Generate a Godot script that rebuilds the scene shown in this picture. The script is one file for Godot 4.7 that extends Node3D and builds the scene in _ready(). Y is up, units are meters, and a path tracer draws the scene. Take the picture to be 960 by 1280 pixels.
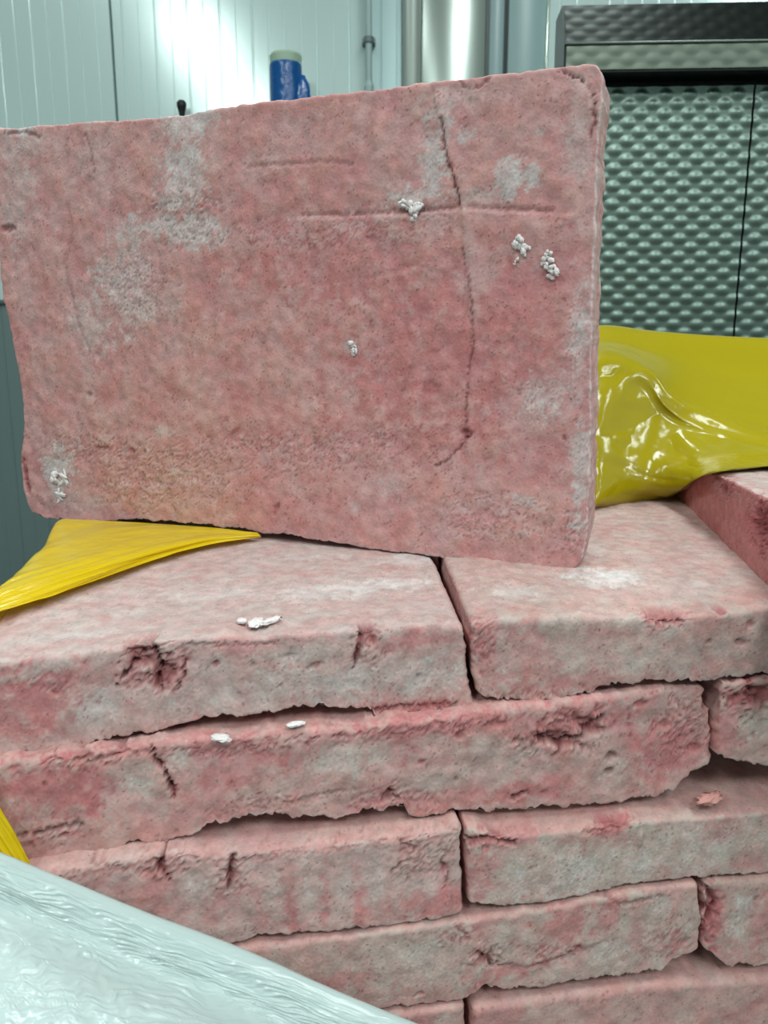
extends Node3D
# Frozen meat blocks stacked in a cold room: one block stands on edge on the top course.

class Block:
	var name: String
	var label: String
	var at: Vector3
	var yaw: float
	var depth := 0.3
	var res := 0.002
	var kd := 40
	var r := 0.006
	var r_low := 0.0016
	var cold := 0.2
	var rim := 0.0
	var skew_l := 0.0
	var skew_r := 0.0
	var seed := 1
	var rag := 0.001
	var amp := 1.0
	var frost := 0.4
	var frost_top := 0.5
	var frost_side := 0.3
	var ruddy := 0.4
	var flat := 0.05
	var bottom: PackedVector2Array
	var top: PackedVector2Array
	var left: PackedVector2Array
	var right: PackedVector2Array
	var marks := []
	var top_marks := []

const TABLE := 1536
const BIN := 0.01

var block_material: StandardMaterial3D
var snow_material: StandardMaterial3D
var used_names := {}
var coarse := FastNoiseLite.new()
var fine := FastNoiseLite.new()
var streak := FastNoiseLite.new()
var pore := FastNoiseLite.new()
# the block being built
var tb: PackedVector2Array
var tt: PackedVector2Array
var tl: PackedVector2Array
var tr: PackedVector2Array
var size := Vector3.ONE
var cur: Block
var bins := {}
var low := Vector2.ZERO
var out_p := Vector3.ZERO
var out_c := Color.WHITE

const PINK := Color(0.815, 0.61, 0.61)
const SALMON := Color(0.825, 0.62, 0.59)
const RUDDY := Color(0.765, 0.46, 0.47)
const FROST := Color(0.765, 0.705, 0.66)
const COLD := Color(0.80, 0.74, 0.735)
const SNOW := Color(0.90, 0.86, 0.86)
const BLOOD := Color(0.42, 0.17, 0.18)
var l_pink: Color
var l_salmon: Color
var l_ruddy: Color
var l_frost: Color
var l_cold: Color
var l_snow: Color
var l_blood: Color


func numbered(called: String) -> String:
	var n: int = used_names.get(called, 0)
	used_names[called] = n + 1
	return called if n == 0 else "%s_%03d" % [called, n]


func tag(o: Node, label: String, category: String, group := "", kind := "") -> void:
	if label: o.set_meta("label", label)
	if category: o.set_meta("category", category)
	if group: o.set_meta("group", group)
	if kind: o.set_meta("kind", kind)


func put(called: String, mesh: Mesh, material: Material, parent: Node = null, at := Vector3.ZERO) -> MeshInstance3D:
	var o := MeshInstance3D.new()
	o.mesh = mesh
	o.material_override = material
	o.position = at
	if parent:
		o.name = called
		parent.add_child(o, true)
	else:
		o.name = numbered(called)
		add_child(o, true)
	return o


func base(called: String, at: Vector3) -> Node3D:
	var o := Node3D.new()
	o.name = numbered(called)
	o.position = at
	add_child(o, true)
	return o


func plain(color: Color, rough: float, metal := 0.0, spec := 0.5) -> StandardMaterial3D:
	var m := StandardMaterial3D.new()
	m.albedo_color = color
	m.roughness = rough
	m.metallic = metal
	m.metallic_specular = spec
	return m


func box(sx: float, sy: float, sz: float, bevel := 0.0) -> Mesh:
	if bevel <= 0.0:
		var m := BoxMesh.new()
		m.size = Vector3(sx, sy, sz)
		return m
	var st := SurfaceTool.new()
	st.begin(Mesh.PRIMITIVE_TRIANGLES)
	var e := Vector3(sx, sy, sz) * 0.5
	var i := e - Vector3.ONE * bevel
	var ring := func(p: Array) -> void:
		var c := Vector3.ZERO
		for q in p: c += q
		var n: Vector3 = (p[1] - p[0]).cross(p[2] - p[0])
		if n.dot(c) > 0.0: p.reverse()
		for k in range(1, p.size() - 1):
			st.add_vertex(p[0]); st.add_vertex(p[k]); st.add_vertex(p[k + 1])
	for s in [-1.0, 1.0]:
		ring.call([Vector3(s * e.x, -i.y, -i.z), Vector3(s * e.x, i.y, -i.z), Vector3(s * e.x, i.y, i.z), Vector3(s * e.x, -i.y, i.z)])
		ring.call([Vector3(-i.x, s * e.y, -i.z), Vector3(i.x, s * e.y, -i.z), Vector3(i.x, s * e.y, i.z), Vector3(-i.x, s * e.y, i.z)])
		ring.call([Vector3(-i.x, -i.y, s * e.z), Vector3(i.x, -i.y, s * e.z), Vector3(i.x, i.y, s * e.z), Vector3(-i.x, i.y, s * e.z)])
		for t in [-1.0, 1.0]:
			ring.call([Vector3(s * e.x, t * i.y, -i.z), Vector3(s * e.x, t * i.y, i.z), Vector3(s * i.x, t * e.y, i.z), Vector3(s * i.x, t * e.y, -i.z)])
			ring.call([Vector3(s * e.x, -i.y, t * i.z), Vector3(s * e.x, i.y, t * i.z), Vector3(s * i.x, i.y, t * e.z), Vector3(s * i.x, -i.y, t * e.z)])
			ring.call([Vector3(-i.x, s * e.y, t * i.z), Vector3(i.x, s * e.y, t * i.z), Vector3(i.x, s * i.y, t * e.z), Vector3(-i.x, s * i.y, t * e.z)])
			for w in [-1.0, 1.0]:
				ring.call([Vector3(s * e.x, t * i.y, w * i.z), Vector3(s * i.x, t * e.y, w * i.z), Vector3(s * i.x, t * i.y, w * e.z)])
	st.set_smooth_group(-1)
	st.generate_normals()
	return st.commit()


# a profile of (x, z) points drawn upwards from y0 to y1
func drawn_up(profile: PackedVector2Array, y0: float, y1: float, smooth := false) -> Mesh:
	var st := SurfaceTool.new()
	st.begin(Mesh.PRIMITIVE_TRIANGLES)
	st.set_smooth_group(0 if smooth else -1)
	for k in profile.size() - 1:
		var a := profile[k]
		var b := profile[k + 1]
		for v in [Vector3(a.x, y0, a.y), Vector3(a.x, y1, a.y), Vector3(b.x, y1, b.y), Vector3(a.x, y0, a.y), Vector3(b.x, y1, b.y), Vector3(b.x, y0, b.y)]:
			st.add_vertex(v)
	st.generate_normals()
	return st.commit()


func lathe(profile: PackedVector2Array, sides: int) -> Mesh:
	var st := SurfaceTool.new()
	st.begin(Mesh.PRIMITIVE_TRIANGLES)
	st.set_smooth_group(-1)
	for k in profile.size() - 1:
		st.set_smooth_group(k)
		for s in sides:
			var a0 := TAU * s / sides
			var a1 := TAU * (s + 1) / sides
			var p := profile[k]
			var q := profile[k + 1]
			var v := [Vector3(p.x * cos(a0), p.y, p.x * sin(a0)), Vector3(q.x * cos(a0), q.y, q.x * sin(a0)), Vector3(q.x * cos(a1), q.y, q.x * sin(a1)), Vector3(p.x * cos(a1), p.y, p.x * sin(a1))]
			for n in [0, 2, 1, 0, 3, 2]:
				st.add_vertex(v[n])
	st.generate_normals()
	return st.commit()


# ---------------------------------------------------------------- frozen blocks

func outline(tenths: Array) -> PackedVector2Array:   # x, y, x, y ... in tenths of a millimetre
	var p := PackedVector2Array()
	for k in range(0, tenths.size(), 2):
		p.append(Vector2(tenths[k], tenths[k + 1]) * 0.0001)
	return p


func new_block(called: String, label: String, at: Vector3, yaw: float) -> Block:
	var b := Block.new()
	b.name = called
	b.label = label
	b.at = at
	b.yaw = yaw
	return b


func table(p: PackedVector2Array, rag: float, seed: int, upright: bool) -> PackedVector2Array:
	var lengths := PackedFloat32Array([0.0])
	for k in p.size() - 1:
		lengths.append(lengths[k] + p[k].distance_to(p[k + 1]))
	var total: float = lengths[-1]
	var t := PackedVector2Array()
	t.resize(TABLE + 1)
	var k := 0
	for i in TABLE + 1:
		var d := total * i / TABLE
		while k < p.size() - 2 and lengths[k + 1] < d: k += 1
		var f := clampf((d - lengths[k]) / maxf(lengths[k + 1] - lengths[k], 1e-6), 0.0, 1.0)
		var a := p[maxi(k - 1, 0)]
		var e := p[mini(k + 2, p.size() - 1)]
		var q := p[k].lerp(p[k + 1], f).lerp(p[k].cubic_interpolate(p[k + 1], a, e, f), 0.6)
		var ends := smoothstep(0.0, 0.03, minf(float(i), float(TABLE - i)) / TABLE)
		var big := coarse.get_noise_2d(d * 75.0, seed * 3.1)
		var n := 0.75 * fine.get_noise_2d(d * 300.0, seed * 7.3) * clampf(0.6 + 2.2 * big, 0.15, 1.5) + 1.2 * big + 0.5 * signf(big) * absf(coarse.get_noise_2d(d * 190.0, seed * 1.7))
		var shift := rag * n * ends * 1.6
		t[i] = q + (Vector2(shift, 0) if upright else Vector2(0, shift))
	return t


func look(t: PackedVector2Array, f: float) -> Vector2:
	var x := clampf(f, 0.0, 1.0) * TABLE
	var i := mini(int(x), TABLE - 1)
	return t[i].lerp(t[i + 1], x - i)


func spread_marks() -> void:
	bins.clear()
	for n in cur.marks.size():
		var m: Array = cur.marks[n]
		var lo: Vector2
		var hi: Vector2
		if m[0] == "crack" or m[0] == "step":
			lo = m[1][0]
			hi = lo
			for p in m[1]:
				lo = lo.min(p)
				hi = hi.max(p)
			lo -= Vector2.ONE * (m[2] * 1.5 + 0.001)
			hi += Vector2.ONE * (m[2] * 1.5 + 0.001)
		else:
			var reach: float = maxf(m[3], m[4]) * 1.7 + 0.001
			lo = Vector2(m[1] - reach, m[2] - reach)
			hi = Vector2(m[1] + reach, m[2] + reach)
		for x in range(floori(lo.x / BIN), floori(hi.x / BIN) + 1):
			for y in range(floori(lo.y / BIN), floori(hi.y / BIN) + 1):
				var key := Vector2i(x, y)
				if not bins.has(key): bins[key] = []
				bins[key].append(m)


# the surface at q of the unit block; sets out_p and out_c
func surface(q: Vector3, top_face: bool, side_face: bool) -> void:
	var r := cur.r
	var rb := minf(cur.r_low, r)
	var inner := Vector3(clampf(q.x, r, size.x - r), clampf(q.y, rb, size.y - r), clampf(q.z, r, size.z - r))
	var radii := Vector3(r, rb if q.y < size.y * 0.5 else r, r)
	var on_ball := ((q - inner) / radii).normalized()
	var p := inner + on_ball * radii
	var dir := (on_ball / radii).normalized()
	var s := p.x / size.x
	var t := p.y / size.y
	var z := p.z
	var xy := look(tb, s) * (1.0 - t) + look(tt, s) * t + look(tl, t) * (1.0 - s) + look(tr, t) * s
	var straight := (tb[0] * (1.0 - s) + tb[TABLE] * s) * (1.0 - t) + (tt[0] * (1.0 - s) + tt[TABLE] * s) * t
	xy -= straight * 2.0
	var far := smoothstep(0.0, cur.flat, z) if cur.flat > 0.0 else 0.0
	xy = xy.lerp(xy.limit_length(0.0015), far) + straight
	var here := Vector3(xy.x, xy.y, -z)
	var n := Vector3(dir.x, dir.y, -dir.z)
	var o := here + Vector3(cur.seed * 1.37, cur.seed * 0.73, cur.seed * 0.19)
	# relief
	var c1 := coarse.get_noise_3dv(o * 28.0)
	var c2 := coarse.get_noise_3dv(o * 95.0 + Vector3(7, 3, 1))
	var f1 := fine.get_noise_3dv(o * 330.0)
	var push := (c1 * 0.0016 + c2 * 0.00045 + f1 * 0.00012) * cur.amp
	# colour
	var snow_top := 0.0
	var sk := streak.get_noise_3d(o.x * 30.0, o.y * 22.0, o.z * 30.0)
	var lean := cur.frost_top if top_face else cur.frost_side if side_face else cur.frost
	var f2 := fine.get_noise_3dv(o * 620.0 + Vector3(3, 17, 11))
	var blot := sk + 0.5 * c2 + 0.3 * f1
	var vary := (0.25 + 1.3 * minf(lean, 0.6)) * (0.55 if top_face else 1.0)
	var frost := clampf(lean + vary * (0.20 * blot + 0.30 * (smoothstep(-0.07, 0.10, blot) - 0.5)) + 0.06 * f2, 0.0, 0.95)
	var rud := clampf(cur.ruddy * 0.6 + 0.40 * coarse.get_noise_3dv(o * 15.0 + Vector3(31, 5, 9)) + 0.10 * c2 + 0.06 * f1, 0.0, 1.0)
	if top_face:
		rud *= 0.5
		for m in cur.top_marks:
			var d := Vector2(xy.x - m[0], -z - m[1]).rotated(-m[4])
			var e := sqrt(d.x * d.x / (m[2] * m[2]) + d.y * d.y / (m[3] * m[3]))
			if e < 1.8:
				var a: float = (1.0 - smoothstep(0.1, 1.3, e + 0.5 * c2 + 0.4 * f1 + 0.5 * sk)) * absf(m[5])
				if m[5] > 0.0:
					frost = maxf(frost, minf(a * 1.4, 1.0))
					snow_top = maxf(snow_top, a - 0.3)
				else:
					rud = maxf(rud, a)
					frost *= 1.0 - 0.6 * a
	var dark := 0.0
	var white := snow_top
	if z < 0.022:
		var fade := 1.0 - smoothstep(0.004, 0.022, z)
		var list: Array = bins.get(Vector2i(floori(xy.x / BIN), floori(xy.y / BIN)), [])
		for m in list:
			match m[0]:
				"crack":
					var best := 1.0
					var w: float = m[2] * (0.75 + 1.1 * c2)
					var pts: PackedVector2Array = m[1]
					var wob := Vector2(fine.get_noise_2d(xy.y * 260.0, xy.x * 90.0), fine.get_noise_2d(xy.x * 260.0 + 50.0, xy.y * 90.0)) * 0.0022
					for k in pts.size() - 1:
						best = minf(best, (xy + wob).distance_to(Geometry2D.get_closest_point_to_segment(xy + wob, pts[k], pts[k + 1])))
					var cut := (1.0 - smoothstep(0.15, 1.0, best / maxf(w, 0.0004))) * fade
					push -= m[3] * cut
					dark = maxf(dark, cut * clampf(m[3] * 280.0, 0.1, 0.9))
					var lip := (1.0 - smoothstep(0.0, 1.6, absf(best / maxf(w, 0.0004) - 1.5))) * fade
					push += m[3] * 0.06 * lip
				"step":
					var pts: PackedVector2Array = m[1]
					var best := 1.0
					var side := 0.0
					for k in pts.size() - 1:
						var c := Geometry2D.get_closest_point_to_segment(xy, pts[k], pts[k + 1])
						var d := xy.distance_to(c)
						if d < best:
							best = d
							side = (pts[k + 1] - pts[k]).cross(xy - pts[k])
					var rise: float = m[3] * fade * (1.0 - smoothstep(0.0, m[2], best))
					push += rise * (smoothstep(0.0, 0.0012, best) * (0.5 if side > 0.0 else -0.5))
				"patch", "ruddy", "pit", "rib", "rough":
					var d := Vector2(xy.x - m[1], xy.y - m[2]).rotated(-m[5])
					var e := sqrt(d.x * d.x / (m[3] * m[3]) + d.y * d.y / (m[4] * m[4]))
					if m[0] == "patch":
						var a: float = (1.0 - smoothstep(0.62, 1.0, e + 0.75 * c2 + 0.6 * f1 + 0.7 * sk + 0.25 * f2)) * m[6] * fade * (0.9 + 0.5 * f2)
						frost = maxf(frost, minf(a, 1.0) * 0.95)
						white = maxf(white, (a - 0.88) * 1.4)
					elif m[0] == "ruddy":
						var a: float = (1.0 - smoothstep(0.5, 1.15, e + 0.8 * c2 + 0.5 * f1 + 0.4 * sk)) * m[6] * fade
						rud = maxf(rud, a)
						frost *= 1.0 - 0.75 * a
					elif m[0] == "rough":
						var a: float = (1.0 - smoothstep(0.5, 1.1, e + 0.6 * c2 + 0.4 * f1)) * fade
						var torn := fine.get_noise_3dv(o * Vector3(150.0, 210.0, 150.0) + Vector3(c2, c1, 0) * 2.0)
						var slit := smoothstep(0.72, 0.97, 1.0 - absf(torn) * 2.4)
						push += a * m[6] * (1.3 * torn - 1.1 * slit + 0.8 * f1)
						dark = maxf(dark, a * slit * 0.42)
						frost = lerpf(frost, clampf(0.25 + 1.2 * torn, 0.0, 0.8), a * 0.7)
					elif m[0] == "rib":
						push -= m[6] * (1.0 - smoothstep(0.4, 1.0, e)) * fade
					else:
						var a: float = (1.0 - smoothstep(0.55, 1.05, e + 0.4 * fine.get_noise_3dv(o * 150.0) + 0.35 * c2)) * fade
						push -= a * m[6] * (0.75 + 0.9 * f1)
						dark = maxf(dark, a * clampf(m[6] * 120.0, 0.15, 0.42))
						frost *= 1.0 - a
						rud = lerpf(rud, 0.75, a)
	here += n * push
	here.x += lerpf(cur.skew_l, cur.skew_r, s) * minf(z, 0.3)
	here.z += cur.depth * 0.5
	out_p = here
	# a pale frozen fringe along the lower lip
	var fringe := (1.0 - smoothstep(0.0010, 0.0032, q.y)) * (1.0 - smoothstep(0.0, 0.03, z))
	fringe = maxf(fringe, cur.rim * smoothstep(size.x - 0.0026, size.x - 0.0006, q.x) * (1.0 - smoothstep(0.001, 0.004, z)))
	frost = maxf(frost, fringe * clampf(0.8 + 0.9 * f1, 0.0, 1.0))
	white = maxf(white, fringe * clampf(0.15 + 1.6 * f1, 0.0, 0.7))
	# small pores and specks
	var pr := pore.get_noise_3dv(o * 240.0)
	var speck := smoothstep(0.64, 0.84, pr) * (0.5 if not top_face else 0.15) * smoothstep(-0.12, 0.22, coarse.get_noise_3dv(o * 40.0 + Vector3(2, 9, 4)))
	var c := l_pink.lerp(l_salmon, clampf(0.5 + 0.9 * c1, 0.0, 1.0)).lerp(l_ruddy, rud)
	c = c.lerp(l_frost.lerp(l_cold, cur.cold), clampf(frost, 0.0, 1.0))
	c = c.lerp(l_snow, clampf(white, 0.0, 1.0))
	c = c.lerp(l_blood, clampf(maxf(dark, speck), 0.0, 1.0))
	out_c = c


func finish_block(b: Block) -> MeshInstance3D:
	cur = b
	tb = table(b.bottom, b.rag, b.seed, false)
	tt = table(b.top, b.rag * 0.45, b.seed + 1, false)
	tl = table(b.left, b.rag * 0.5, b.seed + 2, true)
	tr = table(b.right, b.rag * 0.5, b.seed + 3, true)
	# noise must not pull the corners apart
	size = Vector3((tb[0].distance_to(tb[TABLE]) + tt[0].distance_to(tt[TABLE])) * 0.5, (tb[0].distance_to(tt[0]) + tb[TABLE].distance_to(tt[TABLE])) * 0.5, b.depth)
	spread_marks()
	var nx := ceili(size.x / b.res / 4.0) * 4
	var ny := ceili(size.y / b.res / 4.0) * 4
	var nz := ceili(b.kd / 4.0) * 4
	var zs := PackedFloat32Array()
	for k in nz + 1:
		var f := float(k) / nz
		zs.append(size.z * (f if size.z < 0.1 else 0.22 * f + 0.78 * f * f))
	var pos := PackedVector3Array()
	var col := PackedColorArray()
	var idx := PackedInt32Array()
	for face in 6:   # front, top, right, left, bottom, back
		var na := nx if face in [0, 1, 4, 5] else nz
		var nb := ny if face in [0, 2, 3, 5] else nz
		var step := 4 if face >= 4 else 1
		var first := pos.size()
		for j in range(0, nb + 1, step):
			for i in range(0, na + 1, step):
				var q: Vector3
				match face:
					0: q = Vector3(size.x * i / na, size.y * j / nb, 0.0)
					1: q = Vector3(size.x * i / na, size.y, zs[j])
					2: q = Vector3(size.x, size.y * j / nb, zs[i])
					3: q = Vector3(0.0, size.y * j / nb, zs[na - i])
					4: q = Vector3(size.x * i / na, 0.0, zs[nb - j])
					5: q = Vector3(size.x * (na - i) / na, size.y * j / nb, size.z)
				surface(q, face == 1, face == 2 or face == 3)
				pos.append(out_p)
				col.append(out_c)
		var w := na / step + 1
		for j in nb / step:
			for i in na / step:
				var a := first + j * w + i
				idx.append_array(PackedInt32Array([a, a + w, a + w + 1, a, a + w + 1, a + 1]))
	var arrays := []
	arrays.resize(Mesh.ARRAY_MAX)
	arrays[Mesh.ARRAY_VERTEX] = pos
	arrays[Mesh.ARRAY_COLOR] = col
	arrays[Mesh.ARRAY_INDEX] = idx
	var st := SurfaceTool.new()
	st.create_from_arrays(arrays)
	st.generate_normals()
	var o := put(b.name, st.commit(), block_material, null, b.at)
	o.rotation_degrees.y = b.yaw
	tag(o, b.label, "meat block")
	return o


func lump(rx: float, ry: float, rz: float, seed: int, rough := 0.5) -> Mesh:
	var st := SurfaceTool.new()
	st.begin(Mesh.PRIMITIVE_TRIANGLES)
	var rows := 14
	var cols := 20
	var at := func(i: int, j: int) -> Vector3:
		var th := PI * j / rows
		var ph := TAU * (i % cols) / cols
		var d := Vector3(sin(th) * cos(ph), cos(th), sin(th) * sin(ph))
		var k := 1.0 + rough * (coarse.get_noise_3dv(d * 1.6 + Vector3.ONE * seed * 5.1) * 1.2 + fine.get_noise_3dv(d * 4.5 + Vector3.ONE * seed * 9.7) * 0.8)
		return Vector3(d.x * rx, d.y * ry, d.z * rz) * k
	for j in rows:
		for i in cols:
			var v := [at.call(i, j), at.call(i + 1, j), at.call(i + 1, j + 1), at.call(i, j + 1)]
			for n in [0, 1, 2, 0, 2, 3]:
				st.add_vertex(v[n])
	st.generate_normals()
	return st.commit()


var lumps := 0
func add_clump(body: MeshInstance3D, c: Array, z: float) -> void:
	lumps += 1
	var st := SurfaceTool.new()
	st.begin(Mesh.PRIMITIVE_TRIANGLES)
	var rng := RandomNumberGenerator.new()
	rng.seed = 900 + lumps
	for k in 9:
		var f := 0.24 + 0.26 * rng.randf()
		var a := rng.randf() * TAU
		var d := sqrt(rng.randf()) * 0.85
		var flake := lump(c[2] * f, c[3] * f * 0.9, minf(c[2], c[3]) * f * c[4], lumps * 13 + k, 0.45)
		st.append_from(flake, 0, Transform3D(Basis(Vector3(0, 0, 1), rng.randf() * TAU), Vector3(cos(a) * d * c[2], sin(a) * d * c[3], 0.0003 * k)))
	var o := put("frost_clump", st.commit(), snow_material, body, Vector3(c[0], c[1], z + 0.0004))
	o.rotation.z = lumps * 1.3 * 0.1
	o.set_meta("label", "white lump of frost")


# ---------------------------------------------------------------- plastic film

func spline(a: Vector3, b: Vector3, c: Vector3, d: Vector3, t: float) -> Vector3:
	return b.cubic_interpolate(c, a, d, t)


# a film through the rows of control points, wrinkled along its normal by «wrinkle»(u, v, point)
func film(rows: Array, nu: int, nv: int, origin: Vector3, wrinkle: Callable) -> Mesh:
	var h := rows.size()
	var w: int = rows[0].size()
	var pos := PackedVector3Array()
	for j in nv + 1:
		var fv := float(j) / nv * (h - 1)
		var r := mini(int(fv), h - 2)
		var line := []
		for i in w:
			line.append(spline(rows[maxi(r - 1, 0)][i], rows[r][i], rows[r + 1][i], rows[mini(r + 2, h - 1)][i], fv - r))
		for i in nu + 1:
			var fu := float(i) / nu * (w - 1)
			var k := mini(int(fu), w - 2)
			pos.append(spline(line[maxi(k - 1, 0)], line[k], line[k + 1], line[mini(k + 2, w - 1)], fu - k))
	var moved := PackedVector3Array()
	moved.resize(pos.size())
	for j in nv + 1:
		for i in nu + 1:
			var n := j * (nu + 1) + i
			var across := pos[j * (nu + 1) + mini(i + 1, nu)] - pos[j * (nu + 1) + maxi(i - 1, 0)]
			var down := pos[mini(j + 1, nv) * (nu + 1) + i] - pos[maxi(j - 1, 0) * (nu + 1) + i]
			var normal := down.cross(across).normalized()
			moved[n] = pos[n] + normal * wrinkle.call(float(i) / nu, float(j) / nv, pos[n]) - origin
	var idx := PackedInt32Array()
	var uv := PackedVector2Array()
	for j in nv + 1:
		for i in nu + 1:
			uv.append(Vector2(float(i) / nu, float(j) / nv))
	for j in nv:
		for i in nu:
			var a := j * (nu + 1) + i
			idx.append_array(PackedInt32Array([a, a + 1, a + nu + 2, a, a + nu + 2, a + nu + 1]))
	var arrays := []
	arrays.resize(Mesh.ARRAY_MAX)
	arrays[Mesh.ARRAY_VERTEX] = moved
	arrays[Mesh.ARRAY_TEX_UV] = uv
	arrays[Mesh.ARRAY_INDEX] = idx
	var st := SurfaceTool.new()
	st.create_from_arrays(arrays)
	st.generate_normals()
	return st.commit()


func ridged(x: float) -> float:
	return 1.0 - absf(x) * 2.0


# ---------------------------------------------------------------- textures

func grain_textures() -> Array:
	var rng := RandomNumberGenerator.new()
	rng.seed = 4107
	var n := 512
	var tone := Image.create(n, n, false, Image.FORMAT_RGB8)
	var high := Image.create(n, n, false, Image.FORMAT_RGB8)
	var a := FastNoiseLite.new()
	a.seed = 5
	a.frequency = 0.02
	a.fractal_octaves = 4
	var fa := a.get_seamless_image(n, n)
	a.seed = 9
	a.frequency = 0.09
	var fb := a.get_seamless_image(n, n)
	a.seed = 13
	a.frequency = 0.011
	a.fractal_octaves = 5
	var fc := a.get_seamless_image(n, n)
	for y in n:
		for x in n:
			var p := fa.get_pixel(x, y).r
			var q := fb.get_pixel(x, y).r
			var s := fc.get_pixel(x, y).r
			var k := 0.93 + 0.16 * (p - 0.5) + 0.10 * (q - 0.5)
			tone.set_pixel(x, y, Color(minf(k + 0.02 * (s - 0.5), 1.0), minf(k * (0.985 + 0.14 * (s - 0.5)), 1.0), minf(k * (0.985 + 0.14 * (s - 0.5)), 1.0)))
			var hh := 0.5 + 0.35 * (p - 0.5) + 0.45 * (q - 0.5)
			high.set_pixel(x, y, Color(hh, hh, hh))
	for k in 300:   # pale fat flecks and dark pores
		var cx := rng.randi() % n
		var cy := rng.randi() % n
		var pale := k % 5 < 2
		var len := rng.randi_range(1, 3) if not pale else rng.randi_range(1, 4)
		var ang := rng.randf() * TAU
		for t in range(-len, len + 1):
			for u in range(-1, 2):
				if absi(t) + absi(u) > len: continue
				var x := posmod(cx + int(round(cos(ang) * t - sin(ang) * u)), n)
				var y := posmod(cy + int(round(sin(ang) * t + cos(ang) * u)), n)
				var e := tone.get_pixel(x, y)
				tone.set_pixel(x, y, e.lerp(Color(1, 1, 1), 0.55) if pale else e.lerp(Color(0.66, 0.48, 0.48), 0.45))
				var g := high.get_pixel(x, y).r + (0.12 if pale else -0.3)
				high.set_pixel(x, y, Color(g, g, g))
	return [ImageTexture.create_from_image(tone), ImageTexture.create_from_image(high)]


func crinkle_texture(seed: int, freq: float) -> Texture2D:
	var f := FastNoiseLite.new()
	f.seed = seed
	f.frequency = freq
	f.fractal_type = FastNoiseLite.FRACTAL_RIDGED
	f.fractal_octaves = 3
	f.domain_warp_enabled = true
	f.domain_warp_amplitude = 18.0
	return ImageTexture.create_from_image(f.get_seamless_image(512, 512))


# an embossed steel sheet: rounded studs in a staggered grid, pitch px by py
func embossed(w: float, h: float, px: float, py: float, rise: float, nx: int, ny: int) -> Mesh:
	var pos := PackedVector3Array()
	var nor := PackedVector3Array()
	var idx := PackedInt32Array()
	for j in ny + 1:
		for i in nx + 1:
			var x := w * i / nx
			var y := h * j / ny
			# nearest stud of the two staggered grids
			var best := Vector2(9, 9)
			for s in 2:
				var o := Vector2(x / px + 0.5 * s, y / py + 0.5 * s)
				var d := o - o.round()
				if d.length_squared() < best.length_squared(): best = d
			var d2: float = best.length_squared() / 0.145
			var up := maxf(1.0 - d2, 0.0)
			pos.append(Vector3(x, y, rise * up * up))
			var k := rise * 4.0 * up / 0.145
			nor.append(Vector3(k * best.x / px, k * best.y / py, 1.0).normalized())
	for j in ny:
		for i in nx:
			var a := j * (nx + 1) + i
			idx.append_array(PackedInt32Array([a, a + nx + 1, a + nx + 2, a, a + nx + 2, a + 1]))
	var arrays := []
	arrays.resize(Mesh.ARRAY_MAX)
	arrays[Mesh.ARRAY_VERTEX] = pos
	arrays[Mesh.ARRAY_NORMAL] = nor
	arrays[Mesh.ARRAY_INDEX] = idx
	var m := ArrayMesh.new()
	m.add_surface_from_arrays(Mesh.PRIMITIVE_TRIANGLES, arrays)
	return m


# ---------------------------------------------------------------- the room

func add_lamp(parent: Node, at: Vector3, sx: float, sz: float, energy: float, color: Color) -> void:
	var glow := plain(Color(0.9, 0.93, 0.92), 0.6)
	glow.emission_enabled = true
	glow.emission = color
	glow.emission_energy_multiplier = 1.2
	put("lamp_tray", box(sx + 0.06, 0.05, sz + 0.06), plain(Color(0.8, 0.82, 0.82), 0.5), parent, at + Vector3(0, 0.03, 0))
	put("lamp_panel", box(sx, 0.012, sz), glow, parent, at)
	var l := AreaLight3D.new()
	l.name = "lamp_glow"
	l.position = at + Vector3(0, -0.012, 0)
	l.rotation_degrees.x = -90
	l.area_size = Vector2(sx, sz)
	l.area_normalize_energy = true
	l.light_energy = energy
	l.light_color = color
	l.area_range = 12.0
	l.area_attenuation = 2.0
	l.shadow_enabled = true
	parent.add_child(l, true)


# one wall panel with shallow grooves every «pitch»
func ribbed(x0: float, x1: float, first: float, pitch: float) -> PackedVector2Array:
	var p := PackedVector2Array([Vector2(x0, -0.03), Vector2(x0 + 0.003, 0.0)])
	var x := first
	var k := 0
	while x < x1 - 0.015:
		if x > x0 + 0.015:
			var w := 0.0045 if k % 2 == 0 else 0.0025
			var d := 0.003 if k % 2 == 0 else 0.0014
			p.append_array(PackedVector2Array([Vector2(x - w, 0.0), Vector2(x - w * 0.3, -d), Vector2(x + w * 0.3, -d), Vector2(x + w, 0.0)]))
		x += pitch
		k += 1
	p.append_array(PackedVector2Array([Vector2(x1 - 0.003, 0.0), Vector2(x1, -0.03)]))
	return p


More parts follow.
